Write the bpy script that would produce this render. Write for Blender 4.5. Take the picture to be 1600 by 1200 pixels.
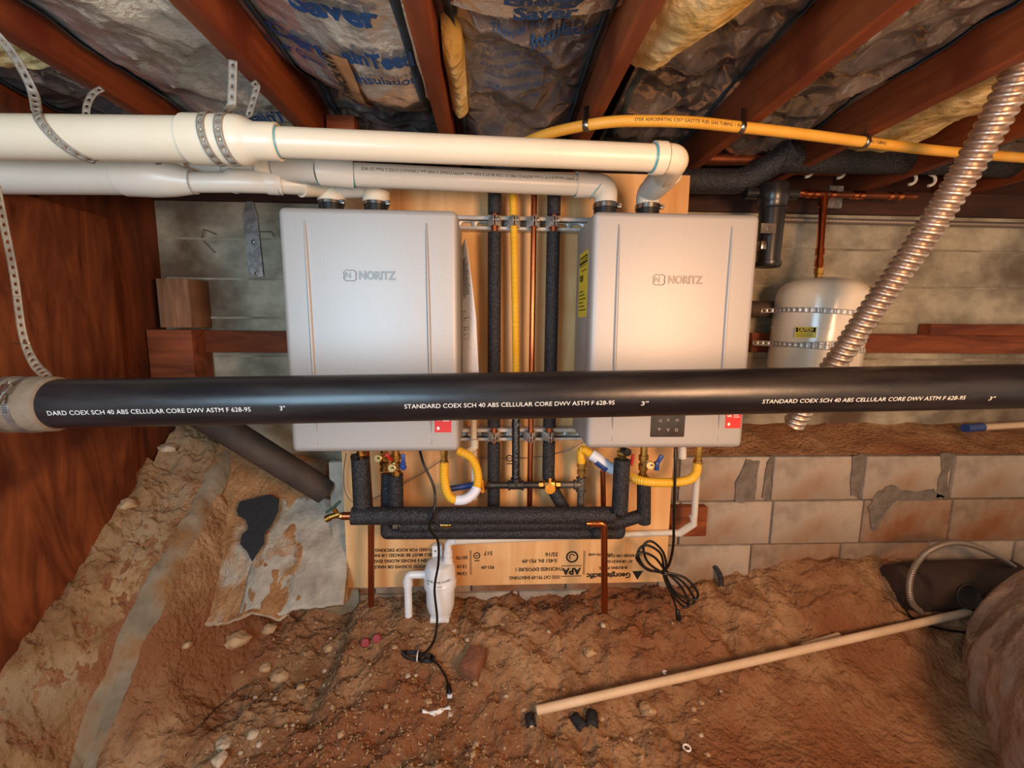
import bpy, bmesh, math, random
from mathutils import Vector, Matrix, noise
random.seed(7)
for o in list(bpy.data.objects): bpy.data.objects.remove(o)
scene = bpy.context.scene; COL = scene.collection
PI = math.pi
# ------------------------------------------------------------------ camera
F = 680.0                                   # focal length in pixels of a 1600x1200 frame
Yc = Vector(((768-800)/F, -(508-600)/F, -1)).normalized()
Zc = -Vector(((756-800)/F, -(5634-600)/F, -1)); Zc = (Zc - Yc*Zc.dot(Yc)).normalized()
Xc = Yc.cross(Zc)
RM = Matrix((Xc, Yc, Zc))                   # camera axes -> world (X along wall, Y into wall, Z up)
cam_d = bpy.data.cameras.new('camera'); cam = bpy.data.objects.new('camera', cam_d); COL.objects.link(cam)
cam.matrix_world = RM.to_4x4(); cam_d.sensor_width = 36; cam_d.lens = 36*F/1600; cam_d.clip_start = .02
scene.camera = cam
vs = scene.view_settings; vs.view_transform = 'Standard'; vs.look = 'None'; vs.gamma = 1; vs.use_curve_mapping = False
vs.exposure = 0.64
# ------------------------------------------------------------------ light
w = bpy.data.worlds.new('world'); scene.world = w; w.use_nodes = True
w.node_tree.nodes['Background'].inputs[0].default_value = (1.0, .76, .57, 1)
w.node_tree.nodes['Background'].inputs[1].default_value = .42
def area(name, loc, aim, size, watt, col):
    l = bpy.data.lights.new(name, 'AREA'); l.shape = 'DISK'; l.size = size; l.energy = watt; l.color = col
    o = bpy.data.objects.new(name, l); COL.objects.link(o); o.location = loc
    o.rotation_euler = (Vector(aim)-Vector(loc)).to_track_quat('-Z', 'Y').to_euler(); return o
area('access_hatch_daylight', (-.74, -.5, .02), (-.3, 1.3, -.1), .8, 15, (.46, .76, 1.0))
area('work_lamp', (.95, -.45, .06), (.5, 1.4, -.1), .5, 22, (1.0, .55, .29))
area('vent_daylight', (-1.9, 1.0, .42), (-.6, 1.2, .3), .35, 3.2, (.80, .91, 1.0))
# ------------------------------------------------------------------ helpers
def ray(px, py): return RM @ Vector(((px-800)/F, -(py-600)/F, -1))
def P(px, py, Y): r = ray(px, py); return r*(Y/r.y)
def PZ(px, py, z): r = ray(px, py); return r*(z/r.z)
def PX(px, py, x): r = ray(px, py); return r*(x/r.x)
def V(*a): return Vector(a)
def nz(p, s=1.0, o=0.0): return noise.noise(Vector((p[0]*s+o, p[1]*s-o, p[2]*s+o*.5)))
def fr(x, y, z, oct=4):
    return noise.fractal(Vector((x, y, z)), 1.0, 2.0, oct)
def sm(a, b, x):
    t = min(1, max(0, (x-a)/(b-a))); return t*t*(3-2*t)
def lerp(a, b, t): return a+(b-a)*t
def interp(tab, x):
    if x <= tab[0][0]: return tab[0][1]
    for (a, b), (c, d) in zip(tab, tab[1:]):
        if x <= c: return b+(d-b)*(x-a)/(c-a)
    return tab[-1][1]
class MB:
    def __init__(s): s.v = []; s.f = []
    def add(s, vs_, fs):
        n = len(s.v); s.v += [Vector(v) for v in vs_]; s.f += [tuple(i+n for i in f) for f in fs]; return s
    def box(s, c, d, bev=0, rot=None, seg=2):
        bm = bmesh.new(); bmesh.ops.create_cube(bm, size=1)
        for v in bm.verts: v.co = Vector((v.co.x*d[0], v.co.y*d[1], v.co.z*d[2]))
        if bev: bmesh.ops.bevel(bm, geom=bm.edges[:], offset=bev, segments=seg, affect='EDGES', profile=.5)
        m = rot.to_4x4() if rot else Matrix.Identity(4)
        bm.verts.index_update()
        s.add([m @ v.co + Vector(c) for v in bm.verts], [[v.index for v in f.verts] for f in bm.faces]); bm.free(); return s
    def b2(s, lo, hi, bev=0): 
        lo = Vector(lo); hi = Vector(hi); return s.box((lo+hi)/2, [abs(a) for a in (hi-lo)], bev)
    def tube(s, path, r, seg=16, cap=True, rf=None):
        path = [Vector(p) for p in path]; n = len(path); rings = []; nrm = None; L = 0; sn = len(s.v)
        for i, p in enumerate(path):
            t = (path[min(i+1, n-1)]-path[max(i-1, 0)]).normalized()
            if nrm is None:
                nrm = t.orthogonal().normalized()
            nrm = (nrm - t*nrm.dot(t)).normalized(); b = t.cross(nrm)
            if i: L += (path[i]-path[i-1]).length
            rr = r[i] if isinstance(r, (list, tuple)) else r
            for k in range(seg):
                a = 2*PI*k/seg; q = rf(L, a) if rf else rr
                s.v.append(p + (nrm*math.cos(a)+b*math.sin(a))*q)
        for i in range(n-1):
            for k in range(seg):
                k2 = (k+1) % seg
                s.f.append((sn+i*seg+k, sn+i*seg+k2, sn+(i+1)*seg+k2, sn+(i+1)*seg+k))
        if cap:
            s.f.append(tuple(sn+k for k in range(seg))[::-1]); s.f.append(tuple(sn+(n-1)*seg+k for k in range(seg)))
        return s
    def cyl(s, a, b, r, seg=20, bev=0):
        a = Vector(a); b = Vector(b)
        if bev:
            d = (b-a).normalized()*bev
            return s.tube([a, a+d*.01, a+d, b-d, b-d*.01, b], [r-bev, r-bev*.9, r, r, r-bev*.9, r-bev], seg)
        return s.tube([a, b], r, seg)
    def lathe(s, o, axis, prof, seg=24):
        o = Vector(o); ax = Vector(axis).normalized()
        path = []; rs = []; last = None
        for h, r in prof:
            if last is not None and abs(h-last) < 1e-6: h += 1e-5
            path.append(o+ax*h); rs.append(max(r, 1e-4)); last = h
        n = ax.orthogonal().normalized(); b = ax.cross(n); sn = len(s.v)
        for p, r in zip(path, rs):
            for k in range(seg):
                a = 2*PI*k/seg; s.v.append(p+(n*math.cos(a)+b*math.sin(a))*r)
        for i in range(len(path)-1):
            for k in range(seg):
                k2 = (k+1) % seg
                s.f.append((sn+i*seg+k, sn+i*seg+k2, sn+(i+1)*seg+k2, sn+(i+1)*seg+k))
        s.f.append(tuple(sn+k for k in range(seg))[::-1]); s.f.append(tuple(sn+(len(path)-1)*seg+k for k in range(seg)))
        return s
    def grid(s, fn, nu, nv):
        sn = len(s.v)
        for j in range(nv+1):
            for i in range(nu+1): s.v.append(Vector(fn(i/nu, j/nv)))
        for j in range(nv):
            for i in range(nu):
                a = sn+j*(nu+1)+i; s.f.append((a, a+1, a+nu+2, a+nu+1))
        return s
    def poly(s, pts, d):                      # outline extruded by vector d
        n = len(pts); d = Vector(d); sn = len(s.v)
        s.v += [Vector(p) for p in pts]+[Vector(p)+d for p in pts]
        s.f.append(tuple(sn+i for i in range(n))[::-1]); s.f.append(tuple(sn+n+i for i in range(n)))
        for i in range(n): s.f.append((sn+i, sn+(i+1) % n, sn+n+(i+1) % n, sn+n+i))
        return s
    def cells(s, mp, L, W, pitch, hr, slot=0):  # perforated strip, mp(u, v) -> point; holes (or slots of half length 'slot')
        n = max(1, round(L/pitch)); p = L/n; K = 16
        for c in range(n):
            u0 = (c+.5)*p; sn = len(s.v)
            for k in range(K):
                a = 2*PI*(k+.5)/K; ca, sa = math.cos(a), math.sin(a)
                s.v.append(Vector(mp(u0+hr*ca+math.copysign(slot, ca), hr*sa)))
            for k in range(K):
                a = 2*PI*(k+.5)/K; ca, sa = math.cos(a), math.sin(a); m = max(abs(ca), abs(sa))
                s.v.append(Vector(mp(u0+ca/m*p/2, sa/m*W/2)))
            for k in range(K):
                k2 = (k+1) % K; s.f.append((sn+k, sn+k2, sn+K+k2, sn+K+k))
            # corners
            for q in range(4):
                k = q*4+1; k2 = (k+1) % K
                sg = [(1, 1), (-1, 1), (-1, -1), (1, -1)][q]
                s.v.append(Vector(mp(u0+sg[0]*p/2, sg[1]*W/2))); s.f.append((sn+K+k, len(s.v)-1, sn+K+k2)) 
        return s
    def build(s, name, mat, parent=None, smooth=True, ang=40, solid=0):
        lo = Vector((min(v.x for v in s.v), min(v.y for v in s.v), min(v.z for v in s.v)))
        hi = Vector((max(v.x for v in s.v), max(v.y for v in s.v), max(v.z for v in s.v)))
        c = (lo+hi)/2
        me = bpy.data.meshes.new(name); me.from_pydata([v-c for v in s.v], [], s.f)
        bm = bmesh.new(); bm.from_mesh(me); bmesh.ops.remove_doubles(bm, verts=bm.verts[:], dist=1e-6)
        bmesh.ops.recalc_face_normals(bm, faces=bm.faces[:])
        for f in bm.faces: f.smooth = smooth
        if smooth:
            lim = math.radians(ang)
            for e in bm.edges:
                if len(e.link_faces) == 2 and e.calc_face_angle(0) > lim: e.smooth = False
        bm.to_mesh(me); bm.free(); me.materials.append(mat)
        o = bpy.data.objects.new(name, me); COL.objects.link(o)
        base = Vector()
        if parent is not None:
            o.parent = parent; q = parent
            while q is not None: base += q.location; q = q.parent
        o.location = c-base
        if solid:
            m = o.modifiers.new('solid', 'SOLIDIFY'); m.thickness = solid; m.offset = 0
        return o
def tag(o, label, cat, group=None, kind=None):
    if label: o['label'] = label
    if cat: o['category'] = cat
    if group: o['group'] = group
    if kind: o['kind'] = kind
    return o
def T(name, loc, label, cat, group=None):
    o = bpy.data.objects.new(name, None); o.empty_display_size = .05; COL.objects.link(o); o.location = loc
    return tag(o, label, cat, group)
def S(o): o['kind'] = 'structure'; return o
def lab(o, t): o['label'] = t; return o
def spline(pts, n=10):
    pts = [Vector(p) for p in pts]; q = [pts[0]*2-pts[1]]+pts+[pts[-1]*2-pts[-2]]; out = []
    for i in range(1, len(q)-2):
        a, b, c, d = q[i-1:i+3]
        for k in range(n):
            t = k/n; out.append(.5*((2*b)+(c-a)*t+(2*a-5*b+4*c-d)*t*t+(3*b-a-3*c+d)*t**3))
    return out+[pts[-1]]
def fillet(pts, r, n=8):                       # polyline with rounded corners
    pts = [Vector(p) for p in pts]; out = [pts[0]]
    for a, b, c in zip(pts, pts[1:], pts[2:]):
        u = (a-b); v = (c-b); k = min(r, u.length*.49, v.length*.49); p0 = b+u.normalized()*k; p1 = b+v.normalized()*k
        for i in range(n+1):
            t = i/n; out.append(p0*(1-t)**2+b*2*t*(1-t)+p1*t*t)
    return out+[pts[-1]]
def resample(path, step):
    path = [Vector(p) for p in path]; out = [path[0]]; acc = 0
    for a, b in zip(path, path[1:]):
        L = (b-a).length
        if L < 1e-9: continue
        d = step-acc
        while d <= L: out.append(a.lerp(b, d/L)); d += step
        acc = L-(d-step)
    return out
def text2d(s, size, align='CENTER', ext=0, bold=0, width=1.0):
    cu = bpy.data.curves.new('t', 'FONT'); cu.body = s; cu.size = size; cu.align_x = align; cu.align_y = 'CENTER'; cu.resolution_u = 3
    cu.offset = bold; cu.extrude = ext
    ob = bpy.data.objects.new('t', cu); COL.objects.link(ob); bpy.context.view_layer.update()
    dg = bpy.context.evaluated_depsgraph_get(); me = bpy.data.meshes.new_from_object(ob.evaluated_get(dg))
    vs_ = [Vector((v.co.x*width, v.co.y, v.co.z)) for v in me.vertices]; fs = [tuple(p.vertices) for p in me.polygons]
    bpy.data.objects.remove(ob); bpy.data.curves.remove(cu); bpy.data.meshes.remove(me); return vs_, fs
def text(mb, s, size, mp, **k):
    v, f = text2d(s, size, **k); mb.add([mp(p.x, p.y, p.z) for p in v], f); return mb
# ------------------------------------------------------------------ materials
def mat(name, c1, rough=.6, metal=0, c2=None, sc=(8, 8, 8), detail=5, lo=.35, hi=.65, bump=0, bsc=60, dist=0, coat=0, c3=None, sc3=3, m3=(.5, .62), rot=(0, 0, 0), spec=.5, bdet=4, bdist=.01, rvar=0, bmode='noise'):
    m = bpy.data.materials.new(name); m.use_nodes = True; nt = m.node_tree; N = nt.nodes; K = nt.links
    b = N['Principled BSDF']; b.inputs['Roughness'].default_value = rough; b.inputs['Metallic'].default_value = metal
    b.inputs['Coat Weight'].default_value = coat; b.inputs['Coat Roughness'].default_value = .15
    b.inputs['Specular IOR Level'].default_value = spec
    b.inputs['Base Color'].default_value = (*c1, 1)
    tc = N.new('ShaderNodeTexCoord'); mp = N.new('ShaderNodeMapping'); K.new(tc.outputs['Object'], mp.inputs[0])
    mp.inputs['Scale'].default_value = sc; mp.inputs['Rotation'].default_value = rot
    if c2:
        n = N.new('ShaderNodeTexNoise'); n.inputs['Scale'].default_value = 1; n.inputs['Detail'].default_value = detail; n.inputs['Distortion'].default_value = dist
        n.inputs['Roughness'].default_value = .6
        K.new(mp.outputs[0], n.inputs['Vector']); r = N.new('ShaderNodeValToRGB'); K.new(n.outputs['Fac'], r.inputs[0])
        r.color_ramp.elements[0].position = lo; r.color_ramp.elements[1].position = hi
        r.color_ramp.elements[0].color = (*c1, 1); r.color_ramp.elements[1].color = (*c2, 1); out = r.outputs[0]
        if c3:
            n3 = N.new('ShaderNodeTexNoise'); n3.inputs['Scale'].default_value = sc3; n3.inputs['Detail'].default_value = 6; K.new(tc.outputs['Object'], n3.inputs['Vector'])
            r3 = N.new('ShaderNodeMapRange'); r3.inputs[1].default_value = m3[0]; r3.inputs[2].default_value = m3[1]; K.new(n3.outputs['Fac'], r3.inputs[0])
            mx = N.new('ShaderNodeMix'); mx.data_type = 'RGBA'; K.new(r3.outputs[0], mx.inputs['Factor']); K.new(out, mx.inputs['A']); mx.inputs['B'].default_value = (*c3, 1); out = mx.outputs['Result']
        K.new(out, b.inputs['Base Color'])
        if rvar:
            rr = N.new('ShaderNodeMapRange'); rr.inputs[3].default_value = rough-rvar; rr.inputs[4].default_value = rough+rvar; K.new(n.outputs['Fac'], rr.inputs[0]); K.new(rr.outputs[0], b.inputs['Roughness'])
    if bump:
        if bmode == 'voronoi':
            nb = N.new('ShaderNodeTexVoronoi'); nb.inputs['Scale'].default_value = bsc; K.new(tc.outputs['Object'], nb.inputs['Vector']); so = nb.outputs['Distance']
        else:
            nb = N.new('ShaderNodeTexNoise'); nb.inputs['Scale'].default_value = bsc; nb.inputs['Detail'].default_value = bdet; so = nb.outputs['Fac']
            if bmode == 'grain': nb.inputs['Scale'].default_value = 1; K.new(mp.outputs[0], nb.inputs['Vector'])
            else: K.new(tc.outputs['Object'], nb.inputs['Vector'])
        bp = N.new('ShaderNodeBump'); bp.inputs['Strength'].default_value = bump; bp.inputs['Distance'].default_value = bdist; K.new(so, bp.inputs['Height']); K.new(bp.outputs[0], b.inputs['Normal'])
    return m
def hx(h): 
    c = [int(h[i:i+2], 16)/255 for i in (0, 2, 4)]; return tuple(x/12.92 if x < .04045 else ((x+.055)/1.055)**2.4 for x in c)
m_dirt = mat('reddish dirt', hx('7d5537'), .95, c2=hx('b38d66'), sc=(9, 9, 9), detail=10, lo=.36, hi=.66, bump=.9, bsc=70, bdet=10, c3=hx('885839'), sc3=2.2, m3=(.45, .6), bdist=.02, spec=.2)
m_bank = mat('dirt plastered bank', hx('7a5738'), .95, c2=hx('a8835a'), sc=(6, 6, 6), detail=10, bump=.8, bsc=45, bdet=9, c3=hx('93836a'), sc3=3, m3=(.48, .8), bdist=.02, spec=.2)
m_curb = mat('dusty trowelled concrete', hx('6f6250'), .9, c2=hx('968770'), sc=(6, 6, 6), detail=9, bump=.5, bsc=50, bdet=8, c3=hx('8a643f'), sc3=7, m3=(.5, .66), spec=.2)
m_conc = mat('weathered concrete', hx('787060'), .9, c2=hx('c2b89f'), sc=(5, 5, 7), detail=10, lo=.34, hi=.68, bump=.6, bsc=40, bdet=9, c3=hx('5b4a3a'), sc3=2.6, m3=(.52, .7), spec=.25)
m_block = mat('concrete block', hx('8d8072'), .92, c2=hx('b9aa98'), sc=(7, 7, 7), detail=9, bump=.6, bsc=160, bdet=6, c3=hx('8a6748'), sc3=3.5, m3=(.52, .68), spec=.2, bdist=.005)
m_block2 = mat('dirt stained concrete block', hx('7d6a58'), .92, c2=hx('ab9780'), sc=(7, 7, 7), detail=9, bump=.6, bsc=160, bdet=6, c3=hx('87593a'), sc3=4, m3=(.44, .62), spec=.2, bdist=.005)
m_mortar = mat('damp mortar', hx('625a52'), .9, c2=hx('7e7468'), sc=(20, 20, 20), bump=.6, bsc=120, spec=.2)
m_slab = mat('dirt crusted footing', hx('8a5c38'), .95, c2=hx('b58a5e'), sc=(10, 10, 10), detail=10, bump=.9, bsc=80, bdet=9, c3=hx('b3a692'), sc3=4.2, m3=(.53, .6), bdist=.015, spec=.2)
m_foot = mat('grey footing concrete', hx('8b8274'), .9, c2=hx('bdb3a2'), sc=(9, 9, 9), detail=9, bump=.6, bsc=70, c3=hx('7a5a3c'), sc3=5, m3=(.58, .66), spec=.2)
m_joist = mat('red stained joist wood', hx('5e2813'), .6, c2=hx('9a5028'), sc=(22, 1.6, 22), detail=6, dist=.6, lo=.3, hi=.75, bump=.25, bsc=1, bmode='grain', c3=hx('6a2c14'), sc3=4, spec=.35)
m_wallply = mat('red stained plywood', hx('5c2812'), .65, c2=hx('a05a32'), sc=(9, 7, 1.5), detail=6, dist=3.2, lo=.32, hi=.72, bump=.25, bmode='grain', c3=hx('4a1c0c'), sc3=3, m3=(.55, .72), spec=.3)
m_darkwood = mat('dark stained wood', hx('47200f'), .7, c2=hx('7a3d20'), sc=(14, 14, 2), dist=1.2, bump=.3, bmode='grain', spec=.3)
m_brace = mat('red brown lumber', hx('5c2a17'), .65, c2=hx('94502c'), sc=(2, 18, 18), dist=.8, bump=.25, bmode='grain', spec=.3)
m_cut = mat('dull brown lumber block', hx('5e3f2c'), .75, c2=hx('94694a'), sc=(18, 6, 3), dist=.6, bump=.3, bmode='grain', spec=.3)
m_ply = mat('pine plywood', hx('cf9a62'), .6, c2=hx('edc48c'), sc=(11, 4, 1.1), detail=5, dist=1.3, lo=.3, hi=.7, c3=hx('c07a42'), sc3=2.2, m3=(.52, .75), bump=.12, bmode='grain', spec=.3)
m_ink = mat('black ink', (.02, .018, .016), .8, spec=.1)
m_pvc = mat('cream PVC', hx('dccfb4'), .34, c2=hx('e3d8c0'), sc=(3, 3, 3), spec=.5)
m_pvcw = mat('greyish white PVC', hx('cac6b8'), .34, c2=hx('d2cec2'), sc=(4, 4, 4))
m_primer = mat('blue PVC cement', hx('4fa7b4'), .35)
m_seam = mat('dark joint line', hx('6e675c'), .7)
m_abs = mat('black ABS', hx('131217'), .33, c2=hx('2c2827'), sc=(4, 25, 25), lo=.45, hi=.8, bump=.05, bsc=30, rvar=.12)
m_absold = mat('dusty black ABS', hx('2a2421'), .7, c2=hx('4a3b30'), sc=(6, 6, 6), bump=.15, bsc=60)
m_print = mat('white print', hx('d8d4cc'), .6)
m_rubber = mat('dusty rubber coupling', hx('8f7c66'), .75, c2=hx('6a543f'), sc=(8, 8, 8), bump=.2, bsc=80)
m_foam = mat('black pipe foam', hx('0d0d10'), .6, c2=hx('3f3f47'), sc=(190, 190, 190), detail=2, lo=.45, hi=.72, bump=.8, bsc=260, bdet=3, bdist=.004, spec=.5)
m_cu = mat('copper pipe', hx('b46a45'), .3, 1, c2=hx('8c4a2e'), sc=(20, 20, 9), lo=.4, hi=.8)
m_cunew = mat('bright copper', hx('d07a4a'), .2, 1)
m_cuold = mat('oxidised copper', hx('6d3a26'), .45, .8, c2=hx('8a5034'), sc=(15, 15, 15))
m_brass = mat('brass', hx('c9a05a'), .3, 1, c2=hx('a5803f'), sc=(30, 30, 30))
m_brassd = mat('pale brass cap', hx('d9bd80'), .4, .8)
m_steel = mat('zinc plated steel', hx('b9b6b0'), .28, 1, c2=hx('8e8a84'), sc=(14, 14, 14))
m_galv = mat('galvanised steel', hx('9a9893'), .42, .9, c2=hx('b9b7b2'), sc=(30, 30, 30), detail=2, lo=.45, hi=.55)
m_strap = mat('grey hanger strap', hx('857c70'), .55, .2, c2=hx('9b9386'), sc=(20, 20, 20))
m_strapd = mat('dusty hanger strap', hx('7b6550'), .7, .2, c2=hx('9c8468'), sc=(20, 20, 20))
m_paint = mat('champagne silver paint', hx('b0aeab'), .54, .42, c2=hx('b6b4b1'), sc=(200, 200, 200), bump=.05, bsc=900, bdist=.001)
m_zinc = mat('bright zinc strut', hx('cfccc6'), .4, .45, c2=hx('b5b1aa'), sc=(14, 14, 14))
m_paint2 = mat('debossed lettering edge', hx('7d7a76'), .45, .5)
m_dark = mat('black plastic', (.012, .012, .013), .35)
m_panel = mat('dark touch panel', hx('3b332e'), .25, c2=hx('45403a'), sc=(20, 20, 20), coat=.4)
m_icon = mat('panel icon grey', hx('a69d96'), .5)
m_red = mat('red label', hx('d8302c'), .45)
m_white = mat('white paper', hx('f0efec'), .7)
m_paper = mat('manual paper', hx('dfe3ea'), .7)
m_yel = mat('yellow gas tube jacket', hx('e3ad22'), .42, c2=hx('eab93a'), sc=(8, 8, 8))
m_yelold = mat('amber gas tube jacket', hx('d79a30'), .45, c2=hx('e3ad45'), sc=(8, 8, 8))
m_guide = mat('yellow label', hx('e8cf3a'), .5)
m_iron = mat('black iron pipe', hx('2d2b2b'), .45, .6, c2=hx('47423e'), sc=(25, 25, 25), bump=.2, bsc=120)
m_irong = mat('grey iron fitting', hx('55504b'), .5, .6, c2=hx('716a62'), sc=(25, 25, 25), bump=.25, bsc=120)
m_tape = mat('shiny black pipe wrap', hx('0c0c0e'), .22, c2=hx('2a2a2d'), sc=(90, 90, 60), bump=.6, bsc=140, bdist=.004)
m_orange = mat('amber valve handle', hx('d9922a'), .4)
m_blue = mat('blue valve handle', hx('1f3f86'), .4)
m_ltblue = mat('pale blue handle', hx('86b4dc'), .4)
m_redh = mat('red valve handle', hx('b3201c'), .4)
m_green = mat('green valve handle', hx('1d3b2e'), .5)
m_lblw = mat('white tag label', hx('d5dcea'), .45)
m_lbln = mat('navy tag label', hx('24407c'), .45)
m_neut = mat('white neutralizer plastic', hx('d6dce0'), .3, c2=hx('e2e7ea'), sc=(6, 6, 6))
m_cord = mat('black power cord', hx('0d0c0c'), .4)
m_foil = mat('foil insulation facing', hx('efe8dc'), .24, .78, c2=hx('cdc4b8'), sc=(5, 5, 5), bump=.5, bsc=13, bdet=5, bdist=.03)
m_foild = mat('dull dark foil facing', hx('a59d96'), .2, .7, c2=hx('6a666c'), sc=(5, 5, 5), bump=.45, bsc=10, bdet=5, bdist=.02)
m_flange = mat('blue grey paper flange', hx('26333c'), .7, c2=hx('3a4a52'), sc=(9, 9, 9), bump=.2, bsc=40)
m_kraft = mat('brown kraft strip', hx('a5744a'), .7, c2=hx('8c5f3a'), sc=(10, 10, 10))
m_inkb = mat('blue foil print', hx('1f4a7c'), .4, .3)
m_fibre = mat('yellow fibreglass', hx('c9ae70'), .95, c2=hx('e8d8a8'), sc=(9, 9, 9), detail=9, bump=.5, bsc=35, bdet=10, bdist=.02, spec=.1, c3=hx('ae8d4c'), sc3=4)
m_tank = mat('cream tank enamel', hx('d9ccb4'), .22, c2=hx('dfd3bd'), sc=(3, 3, 3), coat=.5)
m_conduit = mat('aluminium flex conduit', hx('d8c6b6'), .34, .85, c2=hx('bfab9b'), sc=(12, 12, 12))
m_cable = mat('dusty armoured cable', hx('8d8175'), .5, .6)
m_duct = mat('grey plastic duct wrap', hx('7d6a5c'), .16, c2=hx('9c8674'), sc=(5, 5, 5), bump=.7, bsc=18, bdet=4, bdist=.03, coat=.5)
m_clay = mat('dusty dark drum', hx('2b1e17'), .8, c2=hx('4a3324'), sc=(6, 6, 6), bump=.3, bsc=40)
m_brickr = mat('dull red brick', hx('6b3f2b'), .9, c2=hx('8c5b41'), sc=(14, 14, 14), bump=.5, bsc=90)
m_dowel = mat('dusty PVC offcut', hx('c9ab86'), .55, c2=hx('e0c8a8'), sc=(5, 5, 5))
m_rock = mat('tan stone', hx('94704e'), .95, c2=hx('bfa07a'), sc=(18, 18, 18), bump=.5, bsc=60, spec=.2)
m_rockl = mat('pale stone', hx('a48c72'), .9, c2=hx('c9b59a'), sc=(18, 18, 18), bump=.4, bsc=60, spec=.2)
m_felt = mat('black tar paper', (.012, .012, .013), .75, bump=.3, bsc=60)
m_redcap = mat('red plastic cap', hx('8e161c'), .4)
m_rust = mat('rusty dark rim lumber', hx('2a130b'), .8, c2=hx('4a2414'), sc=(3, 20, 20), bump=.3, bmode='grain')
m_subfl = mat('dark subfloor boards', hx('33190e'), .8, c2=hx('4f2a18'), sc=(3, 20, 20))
m_black = mat('black filter housing', (.015, .014, .014), .3)

# ------------------------------------------------------------------ setting: ground
WALLH = [(-1.3, -1.02), (-.5, -1.085), (.1, -1.05), (.75, -1.03), (1.1, -.96), (1.5, -.93), (1.9, -.97), (2.6, -1.08)]
CRV = [P(100, 1380, .90), P(133, 1200, 1.07), P(206, 1000, 1.24), P(252, 898, 1.36), P(296, 816, 1.50), P(355, 699, 1.75)]   # line of the curb at the foot of the bank
CX = [(p.y, p.x) for p in CRV]; CZ = [(p.y, p.z) for p in CRV]
def wall_foot(y): return -.912 + (y-1.058)*.739
def curb_x(y): return interp(CX, y)+.008*nz((0, y, 0), 9)
def curb_z(y): return interp(CZ, y) if y > .9 else CZ[0][1]-(.9-y)*.3
def gz(x, y):
    top = interp(WALLH, x); flat = -1.21 - .05*sm(.6, 1.4, x)
    t = sm(1.02, 1.62, y); z = lerp(flat, top, t**1.15)
    xc = curb_x(y); zc = curb_z(y); k = 0
    if x < xc: z = lerp(wall_foot(y), zc, ((x+1.25)/(xc+1.25))**1.2 if x > -1.25 else 0); k = 1
    else: z = lerp(max(zc, z-.4), z, sm(0, .26, x-xc)**.8)
    rough = lerp(1.0, .35, sm(.35, .8, x)*sm(1.35, 1.1, y))*lerp(.25, 1, min(1, abs(x-xc)/.09))
    z += rough*(.030*fr(x*4, y*4, 0, 3) + .022*fr(x*17, y*17, 3.1, 4) + .009*nz((x, y, 0), 75, 3))
    cav = sm(1.14, 1.38, y)*sm(-.50, -.56, x)*sm(xc+.05, xc+.12, x); z -= .06*cav
    return z
def G(px, py):
    r = ray(px, py).normalized(); t = .6
    while t < 4:
        p = r*t
        if p.z < gz(p.x, p.y): return Vector((p.x, p.y, gz(p.x, p.y)))
        t += .004
    return r*3
mb = MB(); X0, X1, Y0, Y1 = -1.27, 3.1, -.7, 1.62
ys = [lerp(Y0, .75, i/30) for i in range(30)]+[lerp(.75, Y1, i/110) for i in range(111)]
xs = [lerp(X0, 1.2, i/260) for i in range(260)]+[lerp(1.2, X1, i/90) for i in range(91)]
for y in ys:
    for x in xs: mb.v.append(Vector((x, y, gz(x, y))))
nx = len(xs)
for j in range(len(ys)-1):
    for i in range(nx-1): a = j*nx+i; mb.f.append((a, a+1, a+nx+1, a+nx))
floor = S(mb.build('floor', m_dirt)); lab(floor, 'rough reddish brown dirt floor of the crawlspace')
# bank: plastered crust over the slope
mb = MB()
def bk(u, v):
    y = lerp(.55, 1.77, v); x = lerp(-1.246, curb_x(y)-.018, u); return (x, y, gz(x, y)+.006*(1-u**6)-.004+.006*fr(x*30, y*30, 9, 3))
mb.grid(bk, 80, 260)
bank = tag(mb.build('dirt_bank', m_bank), 'crumbly tan dirt bank sloping up along the red plywood wall', 'dirt bank')
mb = MB()
def band(u, v):
    y = lerp(.7, 1.76, v); xc = curb_x(y); wd = .05+.018*nz((0, y, 5), 8); x = xc-.6*wd+wd*u*1.35+.012*nz((u, y, 3), 14)
    return (x, y, gz(x, y)+.012*math.sin(PI*u)**.5-.005+.003*nz((x, y, u), 40))
mb.grid(band, 14, 200); tag(mb.build('concrete_curb', m_curb), 'smooth grey trowelled concrete strip at the foot of the dirt bank', 'curb')

# footing slab with a broken undercut edge
edge = [(267, 973), (291, 983), (322, 969), (367, 963), (398, 949), (425, 954), (441, 962), (455, 952), (538, 943)]
def sbase(u, v, off):
    px = lerp(262, 540, u); pe = interp(edge, px)+2.5*nz((u*9, 0, 0), 3, 2)
    p = P(lerp(px, lerp(350, 560, u), v), lerp(pe, lerp(690, 725, u), v), lerp(1.40, 1.77, v)); return p+Vector((0, -off, 0))
def slab(u, v):
    p = sbase(u, v, 0); e = sm(0, .06, v)
    k = sm(.62, .86, u+.22*nz((u*4, v*4, 0), 1.3, 4)+.1*nz((u*15, v*15, 0), 1, 4))*sm(.88, .7, v)
    return p+Vector((0, -.016*fr(p.x*6, p.z*6, 1, 4)*e-.006*fr(p.x*30, p.z*30, 1, 3)*e-.024+.044*k, 0))
mb = MB(); mb.grid(slab, 130, 110); slb = S(lab(mb.build('trim_1', m_slab), 'dirt crusted concrete footing with a broken undercut edge'))
mb = MB()
def under(u, v):
    p = slab(u, 0); w_ = min(1, v*4); return p+Vector((0, .004*w_+.16*max(0, v-.25), -.011*w_*(1+.5*nz((u*12, 0, 0)))+.01*max(0, v-.25)))
mb.grid(under, 130, 8); mb.build('broken_edge', m_rockl, slb)
mb = MB()
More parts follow.
